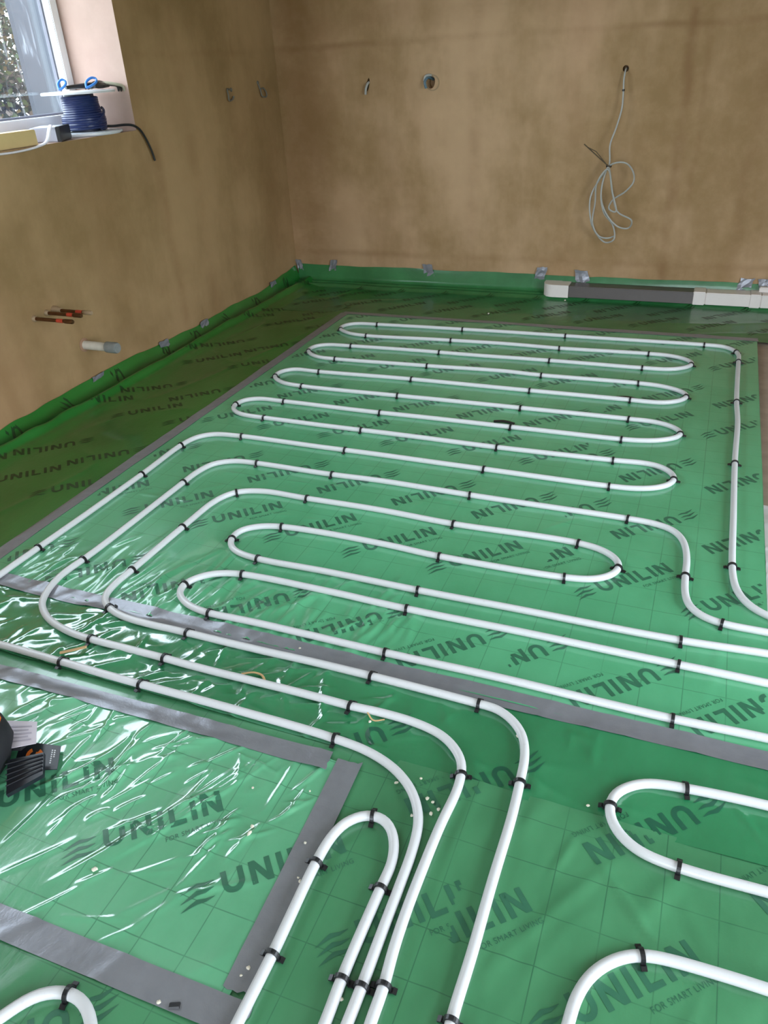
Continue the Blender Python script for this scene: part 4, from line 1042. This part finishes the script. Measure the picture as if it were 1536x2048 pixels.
for k, (u, w_) in enumerate(((.80, .55), (.86, .30))):
    for j in range(7 if k == 0 else 4):
        v0 = .20 + j * .085; mb.add([oncard(u, v0), oncard(u + .035, v0), oncard(u + .035, v0 + .055), oncard(u, v0 + .055)], [(0, 1, 2, 3)])
mb.build('white_print', plain('white_ink', (.75, .75, .78), .5), bag)
card('booklet', [(-1.332, .805, .030), (-1.262, .848, .036), (-1.222, .800, .030), (-1.272, .735, .016)], .012, M_card)
mb = MB()
for k in range(5):
    t_ = .15 + k * .17
    p0 = Vector((-1.335, .800, .0445)).lerp(Vector((-1.276, .738, .0305)), t_); p1 = Vector((-1.264, .846, .0495)).lerp(Vector((-1.226, .800, .0440)), t_)
    mb.tube([p0 - bag.location, p1 - bag.location], .0016, 6)
mb.build('booklet_fold', M_bag, bag)
cl, A, off = card('care_label', [(-1.425, .895, .046), (-1.345, .915, .050), (-1.300, .862, .046), (-1.365, .820, .044)], .0015, plain('label_paper', (.62, .56, .62), .7, var=.05))
mb = MB()
for k in range(5):
    v0 = .2 + k * .14; mb.add([oncard(.15, v0), oncard(.85 - .1 * (k % 2), v0), oncard(.85 - .1 * (k % 2), v0 + .05), oncard(.15, v0 + .05)], [(0, 1, 2, 3)])
mb.build('label_print', plain('label_ink', (.40, .36, .42), .7), bag)
card('care_tape', [(-1.36, .86, .03), (-1.33, .87, .03), (-1.33, .84, .034), (-1.36, .83, .034)], .008, M_bag)

# crumbs, wood chips and black offcuts
rr_ = random.Random(9)
M_crumb = plain('pale_crumb', (.75, .70, .58), .8)
def rock(r, seed, sx=1, sy=1, sz=.6):
    q = random.Random(seed); bm = bmesh.new(); bmesh.ops.create_icosphere(bm, subdivisions=1, radius=r)
    for v in bm.verts: v.co = Vector((v.co.x * sx, v.co.y * sy, v.co.z * sz)) * q.uniform(.7, 1.15)
    me = bpy.data.meshes.new('crumb'); bm.to_mesh(me); bm.free(); return me
def topz(x, y):
    z = 0
    for sh in (main, strip, back, band, front, patch):
        if sh.inside(x, y): z = max(z, float(sh.at(x, y)))
    return z + .002
for i, (x, y) in enumerate(CRUMBS):
    r_ = rr_.uniform(.0028, .0055) * (1.6 if y > 4 else 1)
    o = link('insulation_crumb', rock(r_, i, rr_.uniform(.8, 1.6)), M_crumb); o.location = (x, y, topz(x, y) + r_ * .4); o.rotation_euler = (0, 0, rr_.uniform(0, 6))
    tag(o, 'tiny pale crumb of insulation scattered on the green sheet', 'crumb', 'pale crumbs on the floor')
def chip(name, pts, r, mat, label, cat):
    o = MB().tube(spline([(x, y, topz(x, y) + dz) for x, y, dz in pts], .006, 0).tolist(), r, 6, flat=.5).build(name, mat, smooth=True); tag(o, label, cat)
M_tan = plain('tan_wood', (.55, .36, .17), .7)
chip('wood_chip', [(-1.51, 1.165, .004), (-1.475, 1.185, .010), (-1.445, 1.20, .012)], .006, M_tan, 'tan curved wood chip beside a clip on the lowest left pipe', 'wood chip')
chip('wood_shaving', [(-.985, 1.262, .003), (-.955, 1.275, .008), (-.93, 1.275, .006), (-.915, 1.262, .003)], .0035, M_tan, 'thin pale wood shaving on the dark crinkled band', 'wood shaving')
chip('wood_shaving', [(-.61, 1.235, .003), (-.59, 1.222, .004), (-.565, 1.235, .003)], .002, M_tan, 'tiny brown wood shaving below the upper taped pipe', 'wood shaving')
chip('plastic_offcut', [(-.30, 3.43, .003), (-.25, 3.438, .005), (-.20, 3.425, .003)], .009, M_clip, 'black plastic scrap between the fourth and fifth pipe runs', 'scrap')
chip('plastic_offcut', [(-.765, 3.02, .003), (-.72, 3.028, .005), (-.675, 3.02, .003)], .009, M_clip, 'black plastic scrap between the sixth and seventh pipe runs', 'scrap')
chip('plastic_offcut', [(-.672, .496, .003), (-.655, .503, .004)], .006, M_clip, 'small black plastic scrap on the bottom left tape strip', 'scrap')
